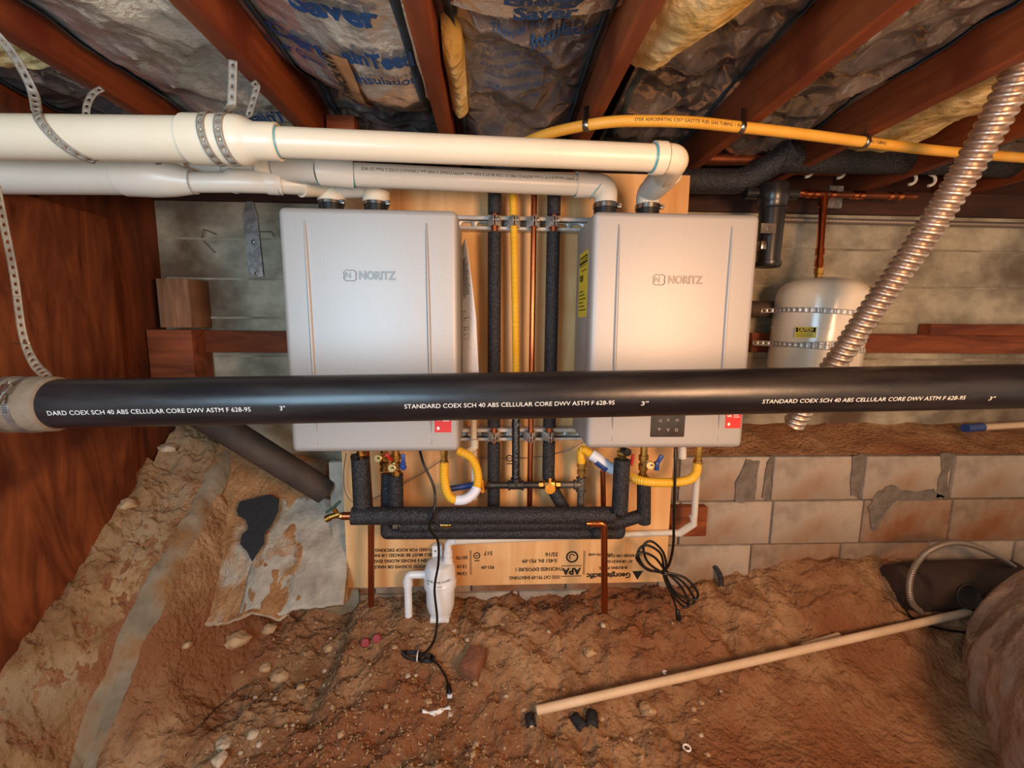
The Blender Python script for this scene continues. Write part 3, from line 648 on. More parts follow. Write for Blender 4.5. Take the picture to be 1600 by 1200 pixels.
# anchor strap on concrete
q = MB(); zz = 1.772; q.poly([P(390, 297, zz), P(402, 335, zz), P(412, 432, zz), P(390, 432, zz), P(380, 338, zz)], (0, -.003, 0)); an = T('anchor_strap', P(400, 435, zz), 'pointed galvanised anchor strap bolted to the concrete', 'anchor strap'); q.build('plate', m_galv, an, smooth=False)
for px, py in ((396, 378), (401, 427)): MB().lathe(P(px, py, 1.769), (0, -1, 0), [(0, .008), (.002, .008), (.0021, .0055), (.006, .0055), (.007, .003)], 8).build('bolt', m_steel, an, smooth=False)
for a, b in (((476, 360), (500, 366)), ((477, 375), (497, 396))): pass
for pts in ([(316, 372), (318, 358), (338, 366)], [(318, 376), (336, 395)], [(406, 362), (424, 362), (428, 370)]):
    tag(MB().tube([P(x, y, 1.768) for x, y in pts], .0014, 6).build('bent_nail', m_iron), {316: 'bent rusty nail highest on the left concrete wall', 318: 'straight rusty nail below the bent nail on the left concrete', 406: 'rusty wire hook beside the anchor strap'}[pts[0][0]], 'nail')

# ------------------------------------------------------------------ ABS drain in the foreground
YA = .81; ra = .0445
aL = P(-60, 634.5, YA); aL.y = YA; aR = P(1680, 602, YA)
dn = T('drain_pipe', (0, YA, -.18), 'long black plastic drain pipe crossing the whole foreground', 'drain pipe')
ax0 = P(60, 631.5, YA); ax1 = aR
MB().tube([ax0, ax1], ra, 48).build('pipe', m_abs, dn)
da = (ax1-ax0).normalized()
def absx(px): 
    r = ray(px, 620); t = YA/r.y; return (r.x*t-ax0.x)/da.x
def abst(s, px0, px1, py):
    q = MB(); L0_ = absx(px0); Y_ = YA-ra; v, f = text2d(s, .0115, align='LEFT'); wd = max(p.x for p in v); want = (absx(px1)-L0_)*(YA-ra*.9)/YA
    sc = want/wd; zz = P((px0+px1)/2, py, YA-ra*.9).z; cz = (ax0+da*(L0_+want/2)).z; an = math.asin(max(-.95, min(.95, (zz-cz)/ra)))
    st = (P(px0, py, YA-ra*.9).x-ax0.x)/da.x
    q.add([ax0+da*(st+p.x*sc)+Vector((0, -math.cos(an+p.y/ra), math.sin(an+p.y/ra)))*(ra+.0003) for p in v], f); q.build('pipe_print', m_print, dn, smooth=False)
abst('DARD COEX SCH 40 ABS CELLULAR CORE DWV ASTM F 628-95', 76, 395, 643); abst('3"', 438, 447, 638)
abst('STANDARD COEX SCH 40 ABS CELLULAR CORE DWV ASTM F 628-95', 632, 960, 632); abst('3"', 1000, 1012, 630)
abst('STANDARD COEX SCH 40 ABS CELLULAR CORE DWV ASTM F 628-95', 1190, 1506, 624); abst('3"', 1543, 1553, 622)
MB().tube([P(-520, 638, YA), P(30, 632.5, YA)], ra-.001, 40).build('old_pipe', m_absold, dn)
cp = T('rubber_coupling', P(50, 670, YA), 'dusty rubber coupling sleeve with two hose clamps on the drain pipe', 'coupling')
c0 = P(-40, 632.5, YA); c1 = P(93, 631, YA)
MB().tube([c0, c0+da*.004, c1-da*.006, c1-da*.003, c1], [ra+.001, ra+.004, ra+.005, ra+.004, ra+.0005], 40).build('sleeve', m_rubber, cp)
for px in (24, 56):
    c = P(px, 632, YA); q = MB(); q.tube([c-da*.0065, c-da*.006, c+da*.006, c+da*.0065], [ra+.004, ra+.0062, ra+.0062, ra+.004], 40, False); cl = q.build('hose_clamp', m_galv, cp)
    q = MB(); an = .62; o_ = c+Vector((0, -math.cos(an), math.sin(an)))*(ra+.011); tg = Vector((0, math.sin(an), math.cos(an)))
    q.box(o_+tg*.002, (.014, .010, .018), .002, Matrix.Rotation(-an, 3, 'X')); q.cyl(o_-tg*.022, o_+tg*.016, .0042, 12); q.cyl(o_-tg*.024, o_-tg*.016, .0058, 8)
    q.build('screw_housing', m_steel, cl)
    q = MB()
    for k in range(5): an2 = .05-.06*k+.1; o2 = c+Vector((0, -math.cos(an2), math.sin(an2)))*(ra+.0064); q.box(o2, (.008, .0006, .0012), 0, Matrix.Rotation(-an2, 3, 'X'))
    q.build('band_slots', m_dark, cl)
# diagonal old drain behind
q = MB(); q.tube([P(300, 640, 1.42), P(335, 660, 1.44), P(509, 768, 1.56)], .046, 32)
tag(q.build('drain_pipe', m_absold), 'dusty black drain pipe slanting down behind the left heater', 'drain pipe')

# ------------------------------------------------------------------ vertical pipes between the heaters
YV = 1.432
def foam_v(px, py0, py1, label, breaks, bot=None, r=.0215):
    a = P(px, py0, YV); x = a.x; z1 = a.z; t = T('insulated_pipe', (x, YV, P(px, py1, YV).z), label, 'insulated pipe')
    zs = [z1]
    for b0, b1 in breaks: zs += [P(px, b0, YV).z, P(px, b1, YV).z]
    zs.append(P(px, py1, YV).z)
    for k in range(0, len(zs), 2): 
        pth = [Vector((x, YV, zs[k])), Vector((x, YV, zs[k+1]))]
        if bot and k+2 >= len(zs): pth = fillet(pth+[bot], .03, 6)
        q = MB(); q.tube(pth, r, 24); q.build('foam_sleeve', m_foam, t)
    MB().cyl((x, YV, zs[0]), (x, YV, zs[-1]), .0115).build('copper_core', m_cu, t); return x
xa_ = foam_v(773, 292, 800, 'black foam covered pipe left of the yellow gas tube', [(334, 363), (667, 692)])
xb_ = foam_v(866, 292, 752, 'black foam covered pipe right of the bare copper pipe', [(336, 363), (667, 690)], bot=P(884, 800, 1.40))
# copper pipe
x = P(834, 350, YV).x
cpipe = tag(MB().cyl((x, YV, .44), (x, YV, P(830, 800, YV).z), .0095).build('copper_pipe', m_cu), 'bare copper pipe between the yellow tube and the right foam pipe', 'copper pipe'); xc_ = x
# yellow CSST
def csst(path, r, pitch, amp, seg=16, st=.0012):
    q = MB(); q.tube(resample(path, st), r, seg, True, lambda L, a: r+amp*(.5+.5*math.cos(2*PI*L/pitch))); return q
t = T('gas_tube', P(806, 660, 1.43), 'yellow corrugated gas tube running down the plywood between the foam pipes', 'gas tube')
csst([P(801, 292, 1.435), P(803, 360, 1.435), P(805, 480, 1.435), P(807, 645, 1.432)], .0108, .0052, .0016).build('tube', m_yel, t)
q = MB(); q.lathe(P(807, 640, 1.432), (0, 0, -1), [(0, .012), (.004, .016), (.02, .016), (.022, .013), (.04, .013), (.045, .0175), (.06, .0175)], 6); q.build('fitting', m_galv, t, smooth=False)
xd_ = P(803, 350, 1.435).x
# strut clamps
def clamp(x, z, r, label):
    t = T('pipe_clamp', (x, 1.44, z), label, 'pipe clamp', 'strut clamps on the vertical pipes')
    for s in (-1, 1):
        q = MB(); pts = [(s*(r+.010), 1.462), (s*(r+.0035), 1.45), (s*(r+.0025), 1.435), (s*(r*.8+.002), YV-r*.6-.002), (s*.004, YV-r-.003), (s*.004, YV-r-.018)]
        pp = [Vector((x+a, b, 0)) for a, b in fillet2(pts)]
        def mp(u, v, pp=pp): k = u*(len(pp)-1); i = min(int(k), len(pp)-2); p = pp[i].lerp(pp[i+1], k-i); return (p.x, p.y, z-.0155+.031*v)
        q.grid(mp, len(pp)-1, 1); q.build('clamp_half', m_zinc, t, solid=.002)
    q = MB(); q.cyl((x-.014, YV-r-.013, z), (x+.012, YV-r-.013, z), .003, 8); q.lathe((x+.008, YV-r-.013, z), (1, 0, 0), [(0, .0065), (.005, .0065)], 6); q.build('bolt', m_steel, t, smooth=False)
def fillet2(pts): return [(p.x, p.y) for p in spline([Vector((a, b, 0)) for a, b in pts], 3)]
for x, l in ((xa_, 'on the left foam pipe'), (xd_, 'on the yellow gas tube'), (xc_, 'on the bare copper pipe'), (xb_, 'on the right foam pipe')):
    clamp(x, ZU, .012, 'steel strut clamp on the upper channel '+l)
for x, l in ((xa_, 'on the left foam pipe'), (xc_-.001, 'on the bare copper pipe'), (xb_, 'on the right foam pipe')):
    clamp(x, ZL, .012, 'steel strut clamp on the lower channel '+l)
# ------------------------------------------------------------------ black iron gas manifold
YG = 1.405
gm = T('gas_manifold', P(806, 765, YG), 'black iron gas manifold with tees and amber valve handles', 'gas pipe')
tz = P(806, 758, YG).z; tx = P(806, 758, YG).x; R_ = P(908, 760, YG).x; Lx = P(760, 758, YG).x
MB().tube(fillet([P(806, 655, 1.43), P(806, 690, 1.42), Vector((tx, YG, tz))], .03), .0135, 20).build('wrapped_riser', m_tape, gm)
MB().cyl((Lx, YG, tz), (R_, YG, tz), .0115).build('run_pipe', m_iron, gm)
def tee(c, dirs, r=.0155, L=.026, m=m_iron):
    q = MB(); c = Vector(c)
    for d in dirs:
        d = Vector(d); q.tube([c, c+d*(L-.007), c+d*(L-.0069), c+d*(L-.001), c+d*L], [r-.001, r-.001, r+.002, r+.002, r], 20)
    return q.build('tee', m, gm)
tee((tx, YG, tz), ((1, 0, 0), (-1, 0, 0), (0, 0, 1))); tee((R_, YG, tz), ((-1, 0, 0), (0, 0, 1), (0, 0, -1)), m=m_irong)
MB().cyl((P(875, 758, YG).x, YG, tz), (R_, YG, tz), .0122).build('nipple', m_irong, gm)
MB().cyl((R_, YG, tz-.02), (R_, YG, tz-.085), .0125).build('drip_leg', m_irong, gm)
q = MB(); q.lathe((R_, YG, tz+.024), (0, 0, 1), [(0, .010), (.012, .010), (.013, .0155), (.028, .0155), (.029, .012), (.036, .012), (.037, .0165), (.056, .0165), (.058, .012)], 6); q.build('brass_union', m_brass, gm, smooth=False)
def gvalve(x, mir, lever):
    q = MB(); q.lathe((x-.036, YG, tz), (1, 0, 0), [(0, .0145), (.014, .0145), (.015, .013), (.02, .0165), (.036, .018), (.052, .0165), (.057, .013), (.058, .0145), (.072, .0145)], 8); b_ = q.build('valve_body', m_brass, gm, smooth=False)
    q = MB(); q.lathe((x, YG-.016, tz-.004), (0, -1, 0), [(0, .006), (.006, .006), (.0065, .0175), (.012, .0175), (.013, .015)], 20); q.box((x-.001*mir, YG-.026, tz+.016), (.009, .007, .034), .003); q.build('valve_handle', m_orange, b_)
gvalve(P(858, 760, YG).x, 1, 1); 
q = MB(); q.lathe((Lx-.02, YG, tz), (1, 0, 0), [(0, .0145), (.02, .0145), (.021, .012), (.034, .012)], 6); b_ = q.build('valve_body', m_brass, gm, smooth=False)
c = P(754, 762, YG-.02); q = MB(); q.box(c+V(0, 0, .008), (.007, .008, .036), .002); q.cyl(c+V(0, -.01, -.008), c+V(0, .02, -.008), .007, 14); q.build('valve_handle', m_orange, b_)
# white condensate riser behind
tag(MB().tube([P(740, 650, 1.44), P(741, 780, 1.44)], .0105, 18).build('condensate_riser', m_pvcw), 'short white PVC riser behind the yellow hose of the left heater', 'pipe')
q = MB(); q.tube([P(741, 686, 1.43), P(741, 700, 1.43)], .014, 18); q.tube([P(741, 700, 1.43), P(722, 712, 1.40)], .0125, 16); tag(q.build('condensate_wye', m_pvcw), 'white PVC wye fitting below the lower strut beside the left heater', 'fitting')

# ------------------------------------------------------------------ yellow flex connectors
t = T('gas_connector', P(724, 785, 1.32), 'yellow corrugated gas hose looping under the left heater', 'gas hose')
loop = spline([P(694, 722, 1.33), P(694, 745, 1.325), P(698, 768, 1.32), P(708, 780, 1.315), P(727, 780, 1.32), P(742, 768, 1.335), P(747, 750, 1.35), P(744, 730, 1.36), P(735, 714, 1.37), P(716, 704, 1.385)], 14)
csst(loop, .0125, .0055, .0022, 16).build('hose', m_yel, t)
mid = loop[int(len(loop)*.36):int(len(loop)*.6)]
MB().tube(mid, .0158, 18).build('tag_label', m_lblw, t)
q = MB(); q.lathe(P(694, 726, 1.33), (0, 0, 1), [(0, .014), (.014, .014), (.015, .011), (.03, .011), (.031, .0125), (.06, .0125)], 6); q.build('brass_nut', m_brass, t, smooth=False)
q = MB(); a = P(701, 764, 1.385); b = P(745, 757, 1.40); q.tube([a, b], .010, 14); tag(q.build('hose_tag', m_lbln), 'blue printed tag on the gas pipe behind the left yellow hose', 'tag')
t = T('gas_connector', P(1000, 760, 1.3), 'yellow corrugated gas hose hanging under the right heater', 'gas hose')
hz = spline([P(908, 722, 1.40), P(908, 708, 1.395), P(912, 703, 1.385), P(930, 714, 1.37), P(955, 732, 1.362), P(982, 744, 1.348), P(1006, 752, 1.303), P(1045, 754, 1.305), P(1075, 750, 1.31), P(1087, 740, 1.32), P(1090, 724, 1.325)], 14)
csst(hz, .0125, .0055, .0022, 16).build('hose', m_yel, t)
k0, k1 = int(len(hz)*.27), int(len(hz)*.42)
MB().tube(hz[k0:k1], .0185, 20).build('tag_label', m_lblw, t)
MB().tube([hz[k0+6].lerp(hz[k1-6], f_)+V(-.004, -.0055, -.006) for f_ in (0, .33, .66, 1)], .0135, 16).build('tag_stripe', m_lbln, t)
q = MB(); q.lathe(P(1090, 726, 1.325), (0, 0, 1), [(0, .0145), (.016, .0145), (.017, .0115), (.03, .0115), (.031, .013), (.07, .013)], 6); q.build('brass_nut', m_brass, t, smooth=False)

# ------------------------------------------------------------------ insulated water manifold
def foamline(name, pts, r, label, fil=.02):
    return tag(MB().tube(fillet(pts, fil, 5), r, 26).build(name, m_foam), label, 'insulated pipe')
foamline('insulated_pipe', [P(550, 806, 1.30), P(958, 805, 1.325)], .0275, 'thick front black foam pipe of the lower manifold')
foamline('insulated_pipe', [P(626, 822, 1.345), P(968, 816, 1.365), P(1000, 806, 1.36)], .0215, 'middle black foam pipe partly hidden by the thick front one')
foamline('insulated_pipe', [P(605, 740, 1.395), P(604, 833, 1.375), P(968, 833, 1.385), P(969, 800, 1.39)], .0195, 'lowest black foam pipe of the manifold, turning up at its left end', .004)
foamline('insulated_pipe', [P(563, 716, 1.325), P(567, 802, 1.315)], .0275, 'thick black foam riser at the left end under the left heater')
foamline('insulated_pipe', [P(618, 741, 1.335), P(619, 806, 1.345)], .0235, 'short black foam riser below the blue valve handle')
foamline('insulated_pipe', [P(972, 718, 1.305), P(968, 800, 1.30)], .0255, 'thick black foam riser under the right heater')
foamline('insulated_pipe', [P(1006, 748, 1.345), P(1006, 816, 1.36)], .0225, 'black foam riser below the brass valve of the right heater')
q = MB(); q.lathe(P(688, 820, 1.322), (1, 0, 0), [(0, .009), (.012, .009), (.013, .0115), (.026, .0115), (.027, .009), (.034, .009)], 16); tag(q.build('copper_coupling', m_brass), 'small bright coupling on the middle foam pipe', 'coupling')
q = MB(); c = P(618, 821, 1.33); q.box(c, (.018, .016, .018), .002); tag(q.build('pipe_bracket', m_irong), 'small grey bracket at the left end of the middle foam pipe', 'bracket')
# relief drains
q = MB(); q.cyl(P(580, 822, 1.40), P(580, 946, 1.40), .0105); q.cyl(P(572, 700, 1.40), P(580, 822, 1.40), .0105); tag(q.build('copper_pipe', m_cu), 'copper relief pipe dropping below the left end of the manifold', 'copper pipe')
q = MB(); q.tube(fillet([P(922, 818, 1.30), P(944, 818, 1.30), P(944.5, 956, 1.30)], .012), .0105, 18); t = T('copper_pipe', P(944, 956, 1.3), 'copper relief pipe dropping in front of the right end of the manifold', 'copper pipe'); q.build('pipe', m_cu, t)
q = MB(); a = P(916, 818, 1.30); q.lathe(a, (1, 0, 0), [(0, .0075), (.01, .0075), (.011, .011), (.022, .011), (.023, .0115), (.05, .0115)], 14); q.build('coupling', m_cunew, t)
tag(MB().cyl(P(942, 735, 1.44), P(943, 800, 1.44), .0095).build('copper_pipe', m_cu), 'copper pipe behind the manifold beside the right foam riser', 'copper pipe')
# hose bibb
hb = T('hose_bibb', P(525, 812, 1.30), 'small brass hose valve with green lever at the left end of the manifold', 'valve')
a = P(550, 806, 1.30); q = MB(); q.cyl(a, a-V(.03, 0, 0), .0125); q.build('copper_stub', m_cu, hb)
q = MB(); e = P(536, 806, 1.30); q.lathe(e, (-1, 0, 0), [(-.006, .011), (.008, .011), (.009, .0085), (.03, .0085)], 8); q.tube([P(530, 803, 1.295), P(513, 809, 1.285)], .009, 14); q.lathe(P(516, 808, 1.286), (-1, -.1, -.5), [(0, .011), (.014, .011), (.015, .009)], 14); q.cyl(P(527, 804, 1.295), P(521, 793, 1.29), .007); q.build('body', m_brass, hb)
q = MB(); q.tube([P(509, 801, 1.28), P(521, 793, 1.285), P(532, 783, 1.29)], [.003, .005, .0035], 10); q.build('lever', m_green, hb)
# isolation valves
def capdisc(q, c, r=.0135): q.lathe(c, (-.25, -1, .12), [(-.03, .008), (-.001, .008), (0, r), (.004, r), (.006, r*.85)], 24)
def lan(c, par): 
    MB().tube(spline([c+V(-.001, -.008, .001), c+V(.002, -.010, .005), c+V(.006, -.008, .0), c+V(.014, .0, -.010), c+V(.018, .01, -.016)], 6), .0013, 6).build('cap_tether', m_cord, par)
def valve(name, label, px, pt, pbt, Y, caps, m_h, hand):
    t = T(name, P(px, pbt, Y), label, 'valve'); x = P(px, pt, Y).x; z1 = P(px, pt, Y).z; z0 = P(px, pbt, Y).z; H = z1-z0
    q = MB(); q.lathe((x, Y, z0), (0, 0, 1), [(0, .016), (H*.18, .016), (H*.19, .0115), (H*.33, .0115), (H*.36, .0155), (H*.55, .0165), (H*.62, .012), (H*.7, .012), (H*.72, .0165), (H*.92, .0165), (H*.93, .012), (H+.03, .012)], 8); q.build('body', m_brass, t, smooth=False)
    for cx, cy, Yc_ in caps:
        c = P(cx, cy, Yc_); q = MB(); capdisc(q, c); q.tube([c+V(0, .02, 0), Vector((x, Y, c.z-.008))], .009, 12); cp_ = q.build('drain_cap', m_brassd, t); lan(c, cp_)
    if hand: 
        q = MB(); hand(q); q.build('lever', m_h, t)
    return t
valve('isolation_valve', 'brass isolation valve with drain cap and red lever under the left heater', 600, 712, 735, 1.385, [(591, 716, 1.34)], m_redh, lambda q: (q.box(P(605, 711, 1.33), (.012, .012, .012), .003), q.tube([P(604, 712, 1.33), P(612, 719, 1.32)], .005, 10)))
valve('isolation_valve', 'brass isolation valve with drain cap and blue lever under the left heater', 618, 708, 742, 1.335, [(613, 731, 1.295)], m_blue, lambda q: (q.box(P(630, 728, 1.315), (.016, .014, .026), .004), q.box(P(630, 718, 1.31), (.012, .007, .036), .003), q.cyl(P(618, 728, 1.33), P(634, 730, 1.315), .005)))
valve('isolation_valve', 'brass isolation valve with open black port at the far left under the left heater', 563, 708, 718, 1.325, [], None, None)
q = MB(); c = P(552, 715, 1.30); q.lathe(c, (-.5, -1, .1), [(-.03, .010), (0, .012), (.001, .009)], 18); tag(q.build('pipe_port', m_dark), 'open black rimmed port on the leftmost valve under the left heater', 'port')
valve('isolation_valve', 'brass isolation valve with drain cap and blue lever under the right heater', 1006, 708, 748, 1.345, [(1016, 727, 1.30)], m_blue, lambda q: (q.box(P(1026, 728, 1.33), (.016, .014, .03), .004), q.box(P(1031, 717, 1.33), (.014, .010, .03), .004, Matrix.Rotation(.5, 3, 'Y')), q.cyl(P(1006, 727, 1.345), P(1030, 727, 1.33), .005)))
valve('isolation_valve', 'brass isolation valve with red lever and dark port under the right heater', 972, 704, 720, 1.335, [], m_redh, lambda q: q.tube([P(986, 727, 1.345), P(989, 710, 1.345)], .005, 10))
q = MB(); c = P(982, 707, 1.30); q.lathe(c, (.4, -1, 0), [(-.03, .010), (0, .0125), (.001, .009)], 18); tag(q.build('pipe_port', m_dark), 'open dark port on the valve under the right heater', 'port')

# ------------------------------------------------------------------ condensate neutralizer and drain line
YN = 1.435; nx_ = P(688, 910, YN).x; zb_ = P(688, 962, YN).z; zt_n = P(688, 877, YN).z; Hn = zt_n-zb_
ne = T('condensate_neutralizer', (nx_, YN, zb_), 'white plastic condensate neutralizer canister hanging on the plywood', 'neutralizer')
q = MB(); q.lathe((nx_, YN, zb_), (0, 0, 1), [(0, .036), (.02, .036), (.022, .042), (.05, .049), (Hn*.55, .050), (Hn*.57, .0565), (Hn*.66, .0565), (Hn*.68, .053), (Hn*.88, .052), (Hn*.97, .046), (Hn, .036)], 36); q.box((nx_, YN-.01, zb_+.008), (.066, .06, .016), .003); bo = q.build('canister', m_neut, ne)
q = MB(); an0 = 0
def ontank(x, y, z): a = x/.053; return Vector((nx_+math.sin(a)*.0535, YN-math.cos(a)*.0535, zb_+Hn*.77+y))
text(q, 'NEUTRA-SAFE', .011, ontank); text(q, 'AXIOM', .007, lambda x, y, z: ontank(x, y-.018, z)); text(q, 'III\nIII', .012, lambda x, y, z: ontank(x-.042, y-.008, z)); text(q, 'E=', .012, lambda x, y, z: ontank(x+.04, y, z)); q.build('canister_print', m_ink, bo, smooth=False)
q = MB(); pb0 = P(683, 868, 1.47); q.b2((pb0.x-.018, 1.47, pb0.z-.06), (pb0.x+.018, 1.4995, pb0.z+.035), .003); q.build('mounting_tab', m_neut, ne); q = MB(); q.cyl((pb0.x-.006, 1.467, pb0.z+.018), (pb0.x-.006, 1.472, pb0.z+.018), .004, 10); q.build('tab_screw', m_steel, ne)
zo = P(640, 898, YN).z; ox = P(637, 898, YN).x
q = MB(); q.tube(fillet([(nx_-.03, YN, zo), (ox, YN, zo), (ox, YN, P(637, 962, YN).z)], .018), .0135, 20); q.tube([(nx_-.055, YN, zo), (nx_-.033, YN, zo)], .017, 20); q.tube([(ox, YN, zo-.02), (ox, YN, zo-.042)], .0168, 20); q.build('outlet_elbow', m_neut, ne)
cd = T('condensate_line', P(1085, 830, 1.46), 'white PVC condensate line under the manifold up to the right heater', 'pipe')
ix = P(700, 860, YN); q = MB(); q.lathe((ix.x, YN, zt_n-.012), (0, 0, 1), [(0, .017), (.02, .017), (.021, .0145), (.03, .0145)], 20)
q.tube(fillet([(ix.x, YN, zt_n), (ix.x, YN, P(700, 846, YN).z), P(720, 845, 1.425)], .02), .0125, 20); q.tube([(ix.x, YN, zt_n+.02), (ix.x, YN, zt_n+.04)], .0155, 20); q.build('elbow', m_neut, cd)
MB().tube([P(712, 846, 1.42), P(1055, 832, 1.49)], .0105, 20).build('pipe', m_pvcw, cd)
e1 = P(1062, 833, 1.48); e2 = P(1084, 818, 1.46); e3 = P(1083, 806, 1.455)
q = MB(); q.tube([P(1056, 833, 1.487), e1, e2, e3], .0135, 20); q.build('elbow', m_pvcw, cd)
MB().tube([e2, P(1089, 740, 1.43), P(1066, 700, 1.40)][:2], .0112, 20).build('riser', m_pvcw, cd)
tag(MB().tube([P(1066, 690, 1.36), P(1066, 716, 1.36)], .013, 20).build('condensate_stub', m_pvcw), 'pale plastic stub under the right end of the right heater', 'fitting')
# ------------------------------------------------------------------ power cords
def pl_(q, a, d, L=.03): q.lathe(a, d, [(0, .005), (.004, .0075), (L*.8, .0095), (L, .008)], 12)
t = T('power_cord', P(660, 1030, 1.33), 'black power cord of the left heater with white tipped plug on the dirt', 'power cord')
cp_ = [P(655, 700, 1.33), P(662, 725, 1.30), P(676, 755, 1.285), P(680, 775, 1.28), P(678, 800, 1.262), P(671, 826, 1.272), P(684, 845, 1.30), P(685, 880, 1.33), P(679, 920, 1.34), P(683, 970, 1.33), P(676, 1005, 1.32)]
g0 = G(657, 1029)+V(0, -.01, .012)
MB().tube(spline(cp_+[g0], 10), .0039, 10).build('cord', m_cord, t)
pts = []
for k in range(34):
    a = 2*PI*k/11; g = G(654+24*math.cos(a)-(k % 11)*.1, 1031+5*math.sin(a)+math.cos(a)*4); pts.append(g+V(0, 0, .006+.004*(k//11)))
MB().tube(spline(pts, 5), .0033, 10).build('cord_bundle', m_cord, t)
q = MB(); c = G(653, 1032)+V(0, 0, .012); q.tube([c+V(.0, .018*math.cos(a), .014*math.sin(a)) for a in [2*PI*k/14 for k in range(15)]], .002, 6); q.build('twist_tie', m_white, t)
pp = [G(664, 1033)+V(0, 0, .01), G(683, 1042)+V(0, 0, .008), G(696, 1060)+V(0, 0, .008), G(700, 1074)+V(0, 0, .010)]
MB().tube(spline(pp, 8), .0033, 10).build('cord_end', m_cord, t)
d_ = (G(704, 1096)-G(700, 1074)); q = MB(); pl_(q, pp[-1], d_, .032); o = q.build('plug', m_cord, t)
e_ = pp[-1]+d_.normalized()*.03; q = MB(); q.box(e_, (.016, .022, .010), .002); q.build('plug_face', m_lblw, o)
q = MB(); [q.cyl(e_+V(s*.0055, 0, 0), e_+V(s*.0055, 0, 0)+d_.normalized()*.024, .0018, 6) for s in (-1, 1)]; q.build('plug_blades', m_steel, o)
t = T('power_cord', P(1050, 975, 1.4), 'coiled black power cord of the right heater hanging with its plug', 'power cord')
MB().tube(spline([P(1055, 700, 1.30), P(1055, 730, 1.29), P(1053, 800, 1.30), P(1052, 850, 1.33), P(1046, 880, 1.36), P(1038, 892, 1.37)], 12), .0044, 10).build('cord', m_cord, t)
c = P(1038, 894, 1.365); pts = [c]
for k, (ex_, ey_) in enumerate([(1003, 858), (1012, 850), (998, 868), (1080, 940), (1072, 945), (1086, 932)]):
    s = k*.004; e = (ex_, ey_)
    mx_, my_ = (1038+ex_)/2, (894+ey_)/2; nx2, ny2 = -(ey_-894), (ex_-1038); L = math.hypot(nx2, ny2); nx2, ny2 = nx2/L, ny2/L
    wdt = (16, 14, 11, 11, 9, 13)[k]
    pts += [P(mx_+nx2*wdt, my_+ny2*wdt, 1.362-s*.6), P(ex_+nx2*wdt*.55, ey_+ny2*wdt*.55, 1.362-s), P(ex_-nx2*wdt*.55, ey_-ny2*wdt*.55, 1.36-s), P(mx_-nx2*wdt, my_-ny2*wdt, 1.36-s*.6), P(1038+random.uniform(-2, 2), 894+random.uniform(-2, 2), 1.365-s*.3)]
MB().tube(spline(pts, 8), .0042, 10).build('cord_coil', m_cord, t)
q = MB(); q.tube([c+V(.012*math.cos(a), .012*math.sin(a), .003*math.cos(a)) for a in [2*PI*k/14 for k in range(15)]], .0022, 6); q.build('twist_tie', m_cord, t)
pe = P(1059, 958, 1.345); MB().tube(spline([c, P(1046, 920, 1.355), P(1055, 945, 1.35), pe], 8), .0035, 10).build('cord_end', m_cord, t)
d_ = (P(1063, 984, 1.34)-pe).normalized(); q = MB(); pl_(q, pe-d_*.012, d_, .036); o = q.build('plug', m_cord, t)
q = MB(); e_ = pe+d_*.022; [q.cyl(e_+V(s*.006, 0, 0), e_+V(s*.006, 0, 0)+d_*.02, .002, 6) for s in (-1, 1)]; q.build('plug_blades', m_steel, o)
# thin grey control wires on the plywood
tag(MB().tube(spline([P(541, 708, 1.46), P(537, 740, 1.47), P(540, 770, 1.47), P(556, 785, 1.46), P(590, 776, 1.47), P(650, 745, 1.48), P(685, 722, 1.47), P(700, 715, 1.46)], 10), .0018, 8).build('control_wire', m_cable), 'thin grey wire looping behind the left foam risers', 'wire')
tag(MB().tube(spline([P(720, 714, 1.49), P(770, 716, 1.492), P(830, 715, 1.492), P(880, 706, 1.49), P(912, 690, 1.47)], 10), .0018, 8).build('control_wire', m_cable), 'thin grey wire crossing the plywood between the two heaters', 'wire')

# ------------------------------------------------------------------ insulation between the joists
SURF = {}
def batt(name, x0, x1, y0, y1, zf, m, label, cat='insulation', crump=.02, seed=0, nu=70, nv=130, flange=(1, 1), solid=0):
    t = T(name, ((x0+x1)/2, (y0+y1)/2, .62), label, cat)
    def sf(u, v, off=0):
        x = lerp(x0, x1, u); y = lerp(y0, y1, v); e = min(1, 6*min(u, 1-u))
        q = Vector((x*5+seed*3.7, y*5, seed)); vd = noise.voronoi(q*3.0)[0]; c = abs(noise.noise(q))+.45*abs(noise.noise(q*2.1))+.26*(vd[1]-vd[0])+.25*noise.voronoi(q*1.4)[0][0]-.12
        z = zf(u, v)+crump*(c-.35)*e*1.6
        return Vector((x, y, z-off))
    SURF[name+str(seed)] = (t, sf)
    MB().grid(sf, nu, nv).build('facing', m, t)
    for s in (0, 1):
        if flange[s]:
            def fl(u, v, s=s):
                p = sf(.10*u if s == 0 else 1-.07*u, v); zz = lerp(p.z+.02, p.z-.004, u**.6); return (p.x+(.004 if s == 0 else -.004)*(1-u)*0, p.y, zz-.006+.003*nz((p.x, p.y, 0), 12))
            MB().grid(fl, 4, 80).build('flange', m_flange, t, solid=.001)
    return t, sf
j = [x for x in JX]
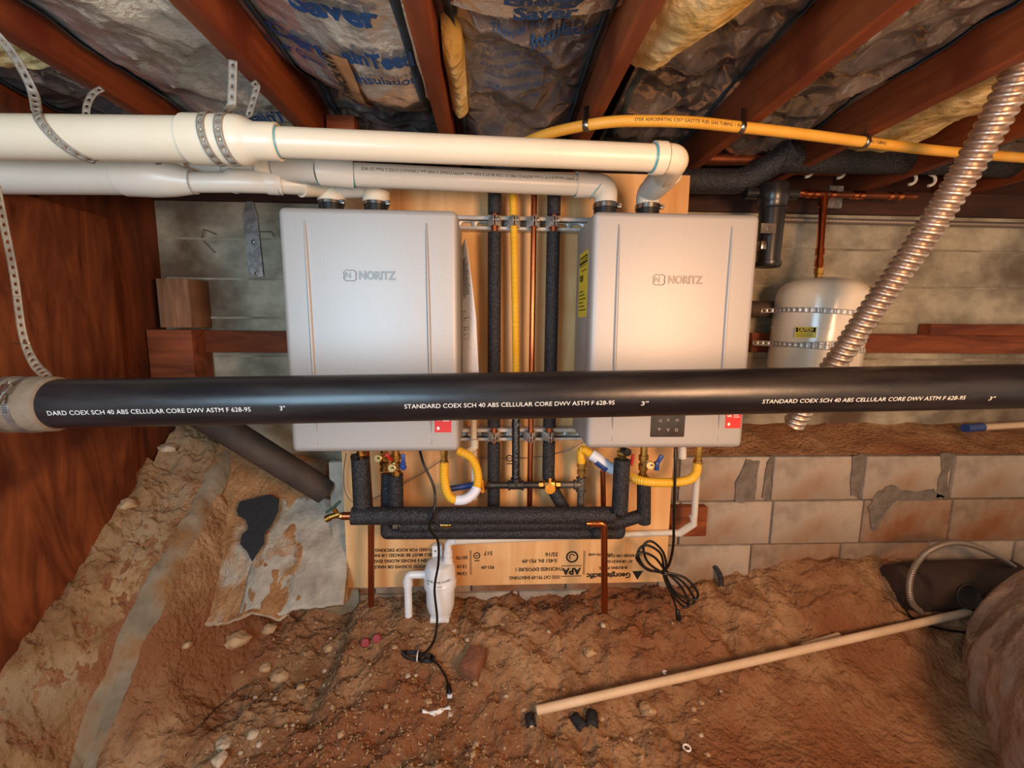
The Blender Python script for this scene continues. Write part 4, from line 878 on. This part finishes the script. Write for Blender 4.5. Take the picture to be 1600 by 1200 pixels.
# bay -.935 .. -.535
b1, s1 = batt('foil_batt', j[1]+.02, j[2]-.02, -.5, 1.5, lambda u, v: .62-.035*math.sin(PI*u)-.03*u, m_foil, 'plain shiny foil insulation batt in the bay above the strapped pipe', seed=1, crump=.03)
b2_, s2 = batt('foil_batt', j[2]+.02, j[3]-.02, -.5, 1.36, lambda u, v: lerp(.645, .572, sm(0, 1, u))-.035*math.sin(PI*u)+.05*sm(.9, 1, v)-.012*math.sin(v*22)*math.sin(PI*u), m_foil, 'foil insulation batt with blue lettering and brown thickness strip', seed=2, crump=.014)
b3, s3 = batt('foil_batt', j[3]+.02, j[4]-.02, -.5, .93, lambda u, v: .60-.03*math.sin(PI*u)+.02*sm(.9, 1, v), m_foil, 'foil insulation batt with dark blue lettering, hanging end', seed=3, crump=.009, nv=110)
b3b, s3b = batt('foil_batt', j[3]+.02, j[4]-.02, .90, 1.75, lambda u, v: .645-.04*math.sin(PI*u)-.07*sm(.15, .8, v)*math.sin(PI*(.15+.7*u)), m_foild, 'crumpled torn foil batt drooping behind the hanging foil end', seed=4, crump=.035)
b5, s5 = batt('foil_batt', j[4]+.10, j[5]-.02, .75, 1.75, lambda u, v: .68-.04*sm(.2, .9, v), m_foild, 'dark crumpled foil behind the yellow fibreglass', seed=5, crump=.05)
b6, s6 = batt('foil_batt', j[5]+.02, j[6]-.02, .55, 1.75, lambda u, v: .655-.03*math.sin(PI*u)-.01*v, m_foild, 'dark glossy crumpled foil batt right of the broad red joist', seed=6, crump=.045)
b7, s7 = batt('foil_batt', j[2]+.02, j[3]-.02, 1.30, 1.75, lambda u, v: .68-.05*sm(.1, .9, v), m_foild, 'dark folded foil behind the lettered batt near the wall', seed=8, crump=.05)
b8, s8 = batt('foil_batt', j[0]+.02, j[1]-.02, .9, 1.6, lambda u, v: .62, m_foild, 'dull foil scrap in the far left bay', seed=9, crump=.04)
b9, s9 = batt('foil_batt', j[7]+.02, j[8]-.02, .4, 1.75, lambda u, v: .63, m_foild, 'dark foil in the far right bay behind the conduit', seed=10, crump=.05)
def fibre(name, x0, x1, y0, y1, zf, label, seed, edge=None):
    def sf(u, v):
        x = lerp(x0, x1, u); y = lerp(y0, y1, v)
        if edge: x = lerp(x0, x1*1.0, u)+edge(u, v)
        z = zf(u, v)+.016*fr(x*7+seed, y*7, seed, 4)+.003*fr(x*40, y*40, seed, 3); return (x, y, z+.05*(1-min(1, 9*min(u, 1-u))))
    return tag(MB().grid(sf, 60, 110).build(name, m_fibre), label, 'insulation')
fibre('fibreglass_batt', j[4]+.02, j[5]-.09, -.3, 1.12, lambda u, v: .60-.035*math.sin(PI*u)+.05*sm(.85, 1, v), 'thick bare yellow fibreglass batt between two red joists', 20, edge=lambda u, v: -.16*u*sm(.55, 1, v))
fibre('fibreglass_batt', j[6]+.02, j[7]-.02, .3, 1.70, lambda u, v: .645-.03*math.sin(PI*u)-.01*sm(.5, 1, v), 'sagging yellow fibreglass batt behind the silver conduit', 21)
fibre('fibreglass_batt', j[5]+.06, j[6]+.0, -.3, .62, lambda u, v: .60-.02*math.sin(PI*u), 'yellow fibreglass above the dark glossy foil at the top right', 22)
fibre('fibreglass_batt', j[0]+.02, j[1]-.03, .5, 1.15, lambda u, v: .60-.02*math.sin(PI*u), 'yellow fibreglass scrap behind the far left strap', 23)
fibre('fibreglass_batt', j[3]+.02, j[3]+.075, .98, 1.3, lambda u, v: .60-.03*math.sin(PI*u)+.07*sm(.3, 0, v), 'narrow strip of yellow fibreglass beside the narrow middle joist', 24)
def ftext(t, sf, dims, s, px, py, size, m=m_inkb, bold=0, rot=0, width=1.0, zref=.585, off=.007):
    x0, x1, y0, y1 = dims; c = PZ(px, py, zref); q = MB(); cr, sr = math.cos(rot), math.sin(rot)
    def mp(x, y, z):
        X = c.x+x*cr-y*sr; Yy = c.y-(x*sr+y*cr); u = (X-x0)/(x1-x0); v = (Yy-y0)/(y1-y0)
        return sf(max(0, min(1, u)), max(0, min(1, v)), off)
    v, f = text2d(s, size, bold=bold, width=width)
    bm = bmesh.new(); vv = [bm.verts.new(p) for p in v]
    for fc in f:
        try: bm.faces.new([vv[i] for i in fc])
        except ValueError: pass
    bmesh.ops.triangulate(bm, faces=bm.faces[:])
    for _ in range(3):
        bmesh.ops.subdivide_edges(bm, edges=[e for e in bm.edges if e.calc_length() > .007], cuts=1)
        bmesh.ops.triangulate(bm, faces=bm.faces[:])
    bm.verts.index_update(); q.add([mp(*p.co) for p in bm.verts], [[p.index for p in fc.verts] for fc in bm.faces]); bm.free()
    q.build('foil_print', m, t, smooth=False)
D2 = (j[2]+.02, j[3]-.02, -.5, 1.36); D3 = (j[3]+.02, j[4]-.02, -.5, .93); D3b = (j[3]+.02, j[4]-.02, .90, 1.75); D1 = (j[1]+.02, j[2]-.02, -.5, 1.5)
# brown strip with thickness print
def ks(u, v):
    y = lerp(PZ(530, 60, .6).y, 1.34, v); xm = lerp(PZ(525, 60, .6).x, PZ(590, 190, .6).x, v)-.005; x = xm+(u-.5)*.052
    return s2((x-D2[0])/(D2[1]-D2[0]), (y-D2[2])/(D2[3]-D2[2]), .010)
MB().grid(ks, 8, 60).build('kraft_strip', m_kraft, b2_)
ftext(b2_, s2, D2, '6" THICK R19', 533, 108, .030, m_ink, .001, rot=PI/2+.03, off=.015)
ftext(b2_, s2, D2, 'Saver', 518, 8, .075, bold=.0035)
ftext(b2_, s2, D2, 'Energy', 520, -55, .075, bold=.0035)
ftext(b2_, s2, D2, 'Cert', 462, 78, .062, bold=.003); ftext(b2_, s2, D2, 'ainTeed', 590, 73, .062, bold=.003, width=.75)
ftext(b2_, s2, D2, 'Fiber Glass', 462, 102, .036, bold=.001, width=.8); ftext(b2_, s2, D2, 'Insulation', 603, 103, .044, bold=.001, width=.85)
ftext(b2_, s2, D2, 'CertainTeed Corporation', 490, 123, .017)
ftext(b3, s3, D3, 'Saver', 852, 22, .055, bold=.0025); ftext(b3, s3, D3, 'Energy', 852, -8, .055, bold=.0025)
ftext(b3b, s3b, D3b, 'Thermal Performance', 840, 50, .022, m_inkb, zref=.60); ftext(b3b, s3b, D3b, 'Insulation', 885, 66, .04, bold=.001, zref=.60)
for k, s in enumerate(('WARNING: THIS FACING BURNS', 'DO NOT LEAVE EXPOSED', 'THIS IS APPLIED DIRECTLY', 'BETWEEN HIGH TEMPERATURE', 'AND SIMILAR HEAT SOURCES', 'TO BE REMOVED BY OWNER', 'KEEP FROM SPARKS')):
    ftext(b3b, s3b, D3b, s, 803+k*1.5, 102+k*9.5, .0155, zref=.57, width=.8)
ftext(b1, s1, D1, 'CertainTeed', 415, 183, .06, bold=.002, zref=.58, width=.8)

# ------------------------------------------------------------------ overhead gas tube with clips
gt = T('gas_tube', P(1150, 200, 1.3), 'amber yellow gas tube curving overhead from the vent pipe to the right', 'gas tube')
ov = spline([PZ(x, y, .524) for x, y in ((770, 245), (836, 216), (885, 202), (950, 191), (1010, 189), (1080, 191), (1150, 198), (1240, 208), (1350, 222), (1470, 236), (1640, 250))], 12)
csst(ov, .0135, .006, .0007, 18, .002).build('tube', m_yelold, gt)
q = MB()
def ovt(s, px0, L):
    i0 = min(range(len(ov)), key=lambda i: abs(ov[i].x-px0)); pth = resample(ov[i0:], .004)
    v, f = text2d(s, .011, align='LEFT')
    def mp(p):
        k = min(len(pth)-2, max(0, int(p.x/.004))); a = pth[k].lerp(pth[k+1], p.x/.004-k); t = (pth[k+1]-pth[k]).normalized(); n = Vector((0, -1, -.2)); n = (n-t*n.dot(t)).normalized(); u = Vector((0, 0, 1)); u = (u-t*u.dot(t)-n*u.dot(n)).normalized(); an = p.y/.0142
        return a+(n*math.cos(an)+u*math.sin(an))*.0146
    q.add([mp(p) for p in v], f)
ovt('STER AEROSPATIAL CSST GASTITE FUEL GAS TUBING 1 INCH', P(970, 195, 1.29).x, 1);
q.build('tube_print', m_ink, gt, smooth=False); q = MB(); ovt('GAS TUBING', P(1300, 215, 1.38).x, 1)
q.build('tube_print', m_ink, gt, smooth=False)
for px, l in ((918, 'left'), (1156, 'middle'), (1356, 'right')):
    k = min(range(1, len(ov)-1), key=lambda i: abs(ov[i].x-P(px, 200, ov[i].y).x)); c = ov[k]; tn = (ov[k+1]-ov[k-1]).normalized(); u = Vector((0, 0, 1)); u = (u-tn*u.dot(tn)).normalized(); n = tn.cross(u)
    q = MB(); arc = [c+(u*math.cos(a)+n*math.sin(a))*.0158 for a in [PI*.15+2*PI*.85*i/20 for i in range(21)]]; arc = [arc[0]+u*.03]+arc
    def mp(u_, v_, arc=arc, tn=tn): i = u_*(len(arc)-1); k = min(int(i), len(arc)-2); return arc[k].lerp(arc[k+1], i-k)+tn*(v_-.5)*.014
    q.grid(mp, len(arc)-1, 1); tag(q.build('tube_clip', m_steel, solid=.0012), f'{l} steel clip holding the overhead amber gas tube', 'clip')
# small copper bell hanger and hooks
q = MB(); q.lathe(P(945, 160, 1.25), (0, 0, 1), [(0, .010), (.002, .012), (.025, .012), (.027, .009)], 14); q.cyl(P(945, 160, 1.25), P(940, 175, 1.25), .006); tag(q.build('pipe_hanger', m_steel), 'small shiny hanger at the end of the joist above the amber tube', 'hanger')
tag(MB().b2(P(1058, 252, 1.70)+V(0, 0, 0), P(1090, 205, 1.70)+V(0, .05, 0), .002).build('joist_block', m_brace), 'small red wood block above the pipe elbow', 'wood block')
tag(MB().b2(P(510, 205, 1.45), P(553, 180, 1.45)+V(0, .05, 0), .002).build('joist_block', m_brace), 'small red wood block standing above the upper pipe', 'wood block')
# ------------------------------------------------------------------ right side: pipes under the joists
foamline('insulated_pipe', [P(1010, 282, 1.60), P(1165, 284, 1.60), P(1240, 235, 1.52)], .042, 'black foam pipe behind the vent elbow, bending up at the right', .05)
foamline('insulated_pipe', [P(1215, 248, 1.54), P(1480, 252, 1.60), P(1640, 262, 1.64)], .045, 'long black foam pipe under the amber tube at the right')
foamline('insulated_pipe', [P(560, 282, 1.58), P(1010, 284, 1.60)], .03, 'black foam pipe running behind both vent pipes')
q = MB(); q.tube([P(1062, 247, 1.62), P(1190, 250, 1.62)], .020, 20); tag(q.build('copper_pipe', m_cuold), 'dull copper pipe above the black foam pipe right of the vent elbow', 'copper pipe')
q = MB(); q.tube([P(1200, 266, 1.68), P(1320, 270, 1.68)], .014, 18); tag(q.build('copper_pipe', m_cuold), 'dull copper pipe held by white hooks under the joists', 'copper pipe')
for px, py, n in ((1258, 268, 'white plastic pipe hook nearest the filter'), (1308, 270, 'white plastic pipe hook right of the filter'), (1420, 280, 'pale pipe hook near the conduit'), (1450, 282, 'pale pipe hook closest to the conduit')):
    c = P(px, py, 1.66); q = MB(); q.tube([c+V(.012*math.sin(a)*.4, -.018*math.cos(a)*0-.004, 0)+V(.020*math.sin(a), 0, .020*math.cos(a)) for a in [PI*k/12 for k in range(13)]], .0055, 8); tag(q.build('pipe_hook', m_pvcw), n, 'hook', 'pipe hooks under the joists')
cpx = T('copper_run', P(1285, 303, 1.66), 'copper pipe run with soldered fittings feeding the cream tank', 'copper pipe')
yy = 1.64
MB().tube([P(1150, 294, yy), P(1225, 296, yy), P(1258, 303, yy), P(1430, 307, yy)], .0115, 16).build('run', m_cuold, cpx)
for px in (1168, 1250, 1262, 1274, 1300, 1335, 1345, 1390, 1405): 
    c = P(px, interp([(1150, 294), (1225, 296), (1258, 303), (1430, 307)], px), yy); MB().tube([c-V(.009, 0, 0), c-V(.008, 0, 0), c+V(.008, 0, 0), c+V(.009, 0, 0)], [.012, .0145, .0145, .012], 16).build('fitting', m_cunew, cpx)
tx_ = P(1287, 304, yy); tb_ = P(1279, 428, 1.60)
MB().cyl(tx_, tb_+V(0, 0, .01), .0125, 18).build('drop', m_cunew, cpx)
for f_ in (.12, .72, .86): c = tx_.lerp(tb_, f_); d = (tb_-tx_).normalized(); MB().tube([c-d*.012, c-d*.011, c+d*.011, c+d*.012], [.0125, .0155, .0155, .0125], 18).build('fitting', m_cunew, cpx)
MB().lathe(tb_+V(0, 0, .02), (0, 0, -1), [(0, .017), (.02, .017), (.021, .013), (.05, .013)], 6).build('fitting', m_brass, cpx, smooth=False)
tag(MB().b2(P(1315, 325, 1.70), P(1297, 290, 1.70)+V(0, .01, 0)).build('hanger_plate', m_galv), 'grey metal hanger plate behind the copper tee', 'plate')
# black filter
fx_ = P(1208, 350, 1.56); zt2 = P(1208, 288, 1.56).z; zb2 = P(1200, 418, 1.56).z
fl = T('filter_housing', (fx_.x, 1.56, zb2), 'tall black filter housing beside the right heater', 'filter')
Hf = zt2-zb2; MB().lathe((fx_.x-.008, 1.56, zb2), (0, 0, 1), [(0, .040), (.006, .044), (.02, .044), (.022, .038), (Hf*.70, .042), (Hf*.71, .047), (Hf*.78, .047), (Hf*.79, .049), (Hf*.97, .049), (Hf, .044)], 28).build('housing', m_black, fl)
MB().cyl((fx_.x-.1, 1.58, zt2-.025), (fx_.x+.09, 1.58, zt2-.025), .02).build('port', m_black, fl)
q = MB(); c = P(1203, 357, 1.50); q.b2(c+V(-.03, 0, -.016), c+V(.022, .006, .018), .001); q.lathe(c+V(-.002, 0, 0), (0, -1, 0), [(0, .008), (.004, .008)], 6); q.build('bracket', m_steel, fl, smooth=False)
q = MB(); c = P(1200, 385, 1.54); tag(q.box(c+V(-.03, 0, 0), (.02, .05, .03), .004).build('strut_end', m_steel), 'steel bracket edge beside the right heater below the filter clip', 'bracket')
MBs = P(1168, 680, 1.457)
# ------------------------------------------------------------------ expansion tank
YT = 1.60; tl = P(1206, 520, YT).x; trr = P(1352, 480, YT).x; tcx = P(1275, 500, YT).x; rt = .150; ztp = P(1285, 432, YT-.05).z; zbt = P(1275, 600, YT-.1).z
tk = T('expansion_tank', (tcx, YT, zbt), 'cream expansion tank strapped to the concrete wall', 'tank')
Ht = ztp-zbt
prof = [(0, .03)]+[(.055*(1-math.cos(a)), .03+(rt-.03)*math.sin(a)) for a in [PI/2*k/8 for k in range(1, 9)]]+[(Ht*.5, rt), (Ht*.502, rt+.003), (Ht*.52, rt+.003), (Ht*.522, rt)]+[(Ht-.085+.085*math.sin(a)**.8, .02+(rt-.02)*math.cos(a)**.75) for a in [PI/2*k/14 for k in range(15)]]
ax_t = Vector((.035, .0, 1)).normalized()
MB().lathe((tcx, YT, zbt), ax_t, prof, 48).build('shell', m_tank, tk)
for f_, n in ((.66, 1), (.335, 2), (.39, 3)):
    base = Vector((tcx, YT, zbt))+ax_t*(Ht*f_); r2 = rt+.0022
    path = [base+V(math.sin(a)*r2, -math.cos(a)*r2, -.012*math.sin(a)*(1 if n != 3 else -1)) for a in [lerp(-1.75, 1.75, k/50) for k in range(51)]]; path = [path[0]+V(-.04, .06, 0)]+path+[path[-1]+V(.04, .06, 0)]
    path = resample(path, .004); N_ = len(path); q = MB()
    q.cells(lambda u, v, path=path: path[min(len(path)-1, max(0, int(u/.004)))]+V(0, 0, v), (N_-1)*.004, .018, .02, .0033); q.build('strap', m_zinc, tk, solid=.001)
def onT(u, v, off=.001): a = lerp(-1.05, -.62, u); z = zbt+Ht*lerp(.43, .53, v); return V(tcx+math.sin(a)*(rt+off), YT-math.cos(a)*(rt+off), z)
ly = MB().grid(lambda u, v: onT(u, v), 8, 3).build('warning_label', m_guide, tk); q = MB(); q.grid(lambda u, v: onT(.04+.92*u, .52+.42*v, .0016), 8, 2); q.build('label_band', m_ink, ly)
q = MB(); text(q, 'CAUTION', .016, lambda x, y, z: onT(.5+x/.062, .73+y/.034, .0022), bold=.0005, width=.6); q.build('label_title', m_guide, ly, smooth=False)
q = MB()
for k in range(3): q.grid(lambda u, v, k=k: onT(.06+.8*u, .1+.13*k+.04*v, .0016), 5, 1)
q.build('label_lines', m_ink, ly, smooth=False)
for a_, b_, l in (((1150, 482), (1215, 484), 'grey pipe stub left of the cream tank'), ):
    tag(MB().tube([P(*a_, 1.70), P(*b_, 1.70)], .032, 18).build('pipe_stub', m_absold), l, 'pipe')
# armoured cable along the wall
csst([P(1226, 343, 1.745), P(1330, 346, 1.745), P(1460, 349, 1.745)], .009, .007, .002, 12, .0018)
q = csst([P(1190, 342, 1.745), P(1330, 346, 1.745), P(1460, 349, 1.745), P(1640, 353, 1.745)], .009, .007, .002, 12, .002); tag(q.build('armoured_cable', m_cable), 'grey armoured cable running level along the concrete below the sill', 'cable')
# ------------------------------------------------------------------ big flexible conduit
def helix(path, r, amp, pitch, seg=26, st=.0025):
    q = MB(); q.tube(resample(path, st), r, seg, True, lambda L, a: r-amp+amp*2*(abs(math.sin(PI*(L/pitch-a/(2*PI))))**.7)); return q
cpth = spline([P(1660, -60, .92), P(1600, 95, 1.0), P(1530, 232, 1.08), P(1440, 375, 1.17), P(1365, 480, 1.25), P(1310, 560, 1.32), P(1262, 628, 1.39), P(1240, 662, 1.43)], 12)
tag(helix(cpth, .031, .0038, .0195).build('flexible_conduit', m_conduit), 'thick silver spiral flexible conduit slanting across the right side', 'conduit')
# pvc on ledge
q = MB(); q.tube([P(1528, 668, 1.70), P(1660, 660, 1.72)], .014, 18); tt = T('ledge_pipe', P(1560, 675, 1.7), 'pale PVC pipe with blue end lying on the dirt ledge', 'pipe'); q.build('pipe', m_dowel, tt); q = MB(); q.tube([P(1508, 669, 1.69), P(1534, 667, 1.70)], .018, 18); q.build('blue_end', m_lbln, tt)

# ------------------------------------------------------------------ lower right: wrapped duct, dark drum and cable
def dct(u, v):
    a = lerp(-1.9, 1.9, u); y = lerp(.55, 1.375, v); c = Vector((lerp(1.57, 1.99, sm(.2, 1, v*.84)), y, -1.05))
    r = .30+.004*math.sin(v*46)+.02*nz((u*5, v*9, 1), 1)+.01*nz((u*14, v*22, 3), 1)
    if v > .8: r *= math.sqrt(max(0.02, 1-((v-.8)/.2)**2))
    return c+Vector((r*math.sin(a), 0, r*math.cos(a)))
tag(MB().grid(dct, 60, 120).build('wrapped_duct', m_duct), 'fat duct wrapped in shiny grey brown plastic in the lower right corner', 'duct')
dr = T('old_drum', P(1410, 950, 1.5), 'dark dusty round pipe end lying by the block wall at the right', 'pipe')
c = P(1396, 917, 1.47); ax = Vector((1, .04, -.02)).normalized()
MB().lathe(c, ax, [(0, .05), (.001, .072), (.012, .079), (.05, .079), (.055, .068), (.07, .068), (.075, .088), (.5, .092)], 32).build('drum', m_clay, dr)
MB().lathe(c+V(.20, -.080, .012), (-.1, -1, .25), [(0, .04), (.012, .045), (.014, .041), (.004, .032), (0, .001)], 24).build('opening', m_absold, dr)
cb = [G(1438, 962)+V(0, 0, .012), P(1424, 940, 1.37), P(1421, 912, 1.37), P(1430, 884, 1.37), P(1452, 860, 1.38), P(1487, 848, 1.40), P(1522, 853, 1.42), P(1560, 870, 1.45), P(1605, 900, 1.48), P(1660, 930, 1.48)]
tag(csst(spline(cb, 12), .0085, .008, .0018, 14, .002).build('armoured_cable', m_cable), 'dusty armoured cable arching over the dark round pipe', 'cable')
tag(MB().tube(spline([P(1408, 925, 1.38), P(1414, 950, 1.37), G(1430, 972)+V(0, 0, .004), G(1470, 985)+V(0, 0, .004), G(1510, 990)+V(0, 0, .004)], 8), .004, 8).build('black_wire', m_cord), 'thin black wire trailing on the dirt by the dark pipe', 'wire')

# ------------------------------------------------------------------ things lying on the dirt
a = G(838, 1121); b = G(1512, 968); a.z += .02; b.z += .03
npt = 30; off = max(gz(*(a.lerp(b, k/npt)).xy)-(a.lerp(b, k/npt)).z for k in range(npt+1))
lift = max(0, off+.006)*.5
q = MB(); q.tube([a+V(0, 0, lift), b+V(0, 0, lift)], .0135, 20, False); q.tube([a+V(0, 0, lift), b+V(0, 0, lift)], .0115, 20, False)
tag(q.build('pvc_offcut', m_dowel), 'long dusty pale pipe lying diagonally across the dirt', 'pipe')
a = G(1252, 1016); b = G(1310, 998); q = MB(); q.tube([a+V(0, 0, .012), b+V(0, 0, .012)], .0105, 18, False); q.tube([a+V(0, 0, .012), b+V(0, 0, .012)], .009, 18, False); tag(q.build('pvc_offcut', m_dowel), 'short pale pipe piece lying beside the long pipe', 'pipe')
for px, py, s, rz, l in ((829, 1131, .9, .1, 'small black foam scrap near the end of the long pipe'), (905, 1132, 1.1, .5, 'left of two black foam scraps below the long pipe'), (925, 1129, 1.15, -.2, 'right of two black foam scraps below the long pipe')):
    g = G(px, py); q = MB()
    R = Matrix.Rotation(rz, 3, 'Z')
    q.grid(lambda u, v: g+R @ Vector((.014*s*math.sin(lerp(-1.5, 1.5, u)), .042*s*(v-.5), .002+.014*s*math.cos(lerp(-1.5, 1.5, u)))), 10, 4); tag(q.build('foam_scrap', m_foam, solid=.006), l, 'foam scrap')
g = G(1124, 920); tag(MB().grid(lambda u, v: g+V(.016*(u-.5)*2*.6+.01*math.sin(v*3), -.01+.06*v, .012+.05*v+.006*math.sin(u*3)), 6, 12).build('foam_strip', m_foam, solid=.005), 'curved black foam strip on the dirt under the block wall', 'foam scrap')
for px, py, l in ((571, 1008, 'left red plastic cap on the dirt'), (589, 1002, 'right red plastic cap standing on the dirt')):
    g = G(px, py); q = MB(); q.lathe(g+V(0, -.002, .010), (.15, -1, .45), [(-.012, .013), (0, .015), (.003, .013), (.0032, .001)], 20); tag(q.build('plastic_cap', m_redcap), l, 'cap')
g = G(740, 1046); R = Matrix.Rotation(-.45, 3, 'Z') @ Matrix.Rotation(.25, 3, 'X'); q = MB(); q.box(g+V(0, 0, .018), (.062, .085, .055), .004, R); tag(q.build('brick_piece', m_brickr), 'half buried dull red brick piece on the dirt', 'brick')
g = G(1073, 1172); q = MB(); pts = [g+V(.010*math.cos(a), .010*math.sin(a), .006) for a in [2*PI*k/20 for k in range(21)]]; q.tube(pts, .0025, 8); tag(q.build('white_ring', m_white), 'tiny white plastic ring on the dirt in front', 'ring')
g = G(1039, 1053); q = MB(); q.tube([g+V(.006*math.cos(a), .006*math.sin(a), .006) for a in [.5+4.2*k/14 for k in range(15)]], .003, 8); tag(q.build('white_clip', m_white), 'tiny white C shaped clip above the long pipe', 'clip')
g = G(680, 1112); q = MB(); q.grid(lambda u, v: V(*G(660+44*u, 1110+4*math.sin(u*5)+7*v))+V(0, 0, .004+.006*math.sin(u*9)*v), 14, 2); tag(q.build('paper_scrap', m_white, solid=.001), 'torn white paper scrap on the dirt below the plug', 'paper')
tag(MB().tube(spline([G(x, y)+V(0, 0, .005) for x, y in ((418, 1073), (385, 1076), (350, 1100), (320, 1130), (290, 1185))], 8), .0018, 6).build('thin_wire', m_iron), 'thin rusty wire curving over the dirt at lower left', 'wire')
# tar paper scrap
out = [(370, 796), (374, 784), (392, 780), (420, 773), (436, 780), (434, 800), (425, 820), (413, 835), (412, 850), (400, 868), (394, 878), (386, 862), (375, 850), (378, 835), (388, 826), (384, 812), (372, 806)]
q = MB(); pts = []
for x, y in out:
    v = (955-y)/(955-705); pts.append(P(x, y, lerp(1.40, 1.77, v)-.048))
q.poly(pts, (0, .003, 0)); tag(q.build('tar_paper', m_felt, smooth=False), 'torn black tar paper scrap on the crusted footing', 'tar paper')
# stones
def rock(px, py, s, m, l, grp=None, flat=.6):
    g = G(px, py); bm = bmesh.new(); bmesh.ops.create_icosphere(bm, subdivisions=2, radius=1); k = random.random()*40
    vs_ = []
    for v in bm.verts:
        d = v.co.copy(); f = 1+.45*noise.noise(d*1.3+Vector((k, 0, 0)))+.2*noise.noise(d*3+Vector((k, 5, 0))); vs_.append(g+Vector((d.x*s*f, d.y*s*f*.85, d.z*s*flat*f+s*.22)))
    bm.verts.index_update(); q = MB(); q.add(vs_, [[v.index for v in f.verts] for f in bm.faces]); bm.free(); return tag(q.build('stone', m, smooth=False), l, 'stone', grp)
for px, py, s, m, l in ((350, 1168, .024, m_rockl, 'pale angular stone at the bottom left of the dirt'), (437, 1060, .032, m_rock, 'largest tan stone on the left part of the dirt'), (414, 1045, .02, m_rock, 'oval tan stone touching the largest one'),
      (370, 1005, .04, m_rock, 'big round stone under the broken footing edge'), (292, 1012, .018, m_rock, 'small stone left under the broken footing'), (420, 985, .028, m_rock, 'stone tucked under the middle of the broken footing'), (344, 1190, .022, m_rockl, 'pale stone at the bottom edge near the pale angular one'),
      (515, 1013, .02, m_rock, 'tan stone left of the red caps'), (395, 1150, .018, m_rockl, 'whitish stone between the wire and the pale angular stone'), (470, 1075, .014, m_rock, 'small stone right of the largest tan stone'), (262, 705, .03, m_rockl, 'pale stone sitting on the dirt bank beside the red wall'),
      (1012, 1112, .026, m_rock, 'flat tan stone below the long pipe'), (920, 1022, .022, m_rock, 'tan stone on the dirt left of the hanging plug'), (200, 790, .03, m_rock, 'tan stone against the foot of the red wall')):
    rock(px, py, s, m, l)
random.seed(11)
for k in range(90):
    px = random.gauss(560, 150) if k < 60 else random.uniform(700, 1150); py = random.uniform(970, 1195)
    if not 280 < px < 1200: continue
    if 800 < px < 1200 and py > 1040 and random.random() < .6: continue
    rock(px, py, random.uniform(.004, .011), random.choice((m_rock, m_rock, m_rockl)), 'small loose pebble scattered on the reddish dirt', 'pebbles on the dirt', .7)
# gravel and wood chips: too many to count
q = MB()
for k in range(2600):
    px = random.gauss(580, 190); py = random.uniform(955, 1200)
    if not 250 < px < 1250: continue
    g = PZ(px, py, -1.15); x, y = g.x, g.y
    if y > 1.58 or x < -.8: continue
    s = random.uniform(.0015, .0045); c = Vector((x, y, gz(x, y)+s*.3)); R = Matrix.Rotation(random.random()*6, 3, Vector((random.random(), random.random(), random.random()+.1)).normalized())
    e = random.uniform(.6, 2.6)
    q.add([c+R @ Vector((a*s*e, b*s, d*s*.6)) for a, b, d in ((1, 0, 0), (-1, 0, 0), (0, 1, 0), (0, -1, 0), (0, 0, 1), (0, 0, -1))], [(0, 2, 4), (2, 1, 4), (1, 3, 4), (3, 0, 4), (2, 0, 5), (1, 2, 5), (3, 1, 5), (0, 3, 5)])
tag(q.build('gravel', m_rock, smooth=False), 'fine pale gravel and chips strewn over the dirt', 'gravel', kind='stuff')
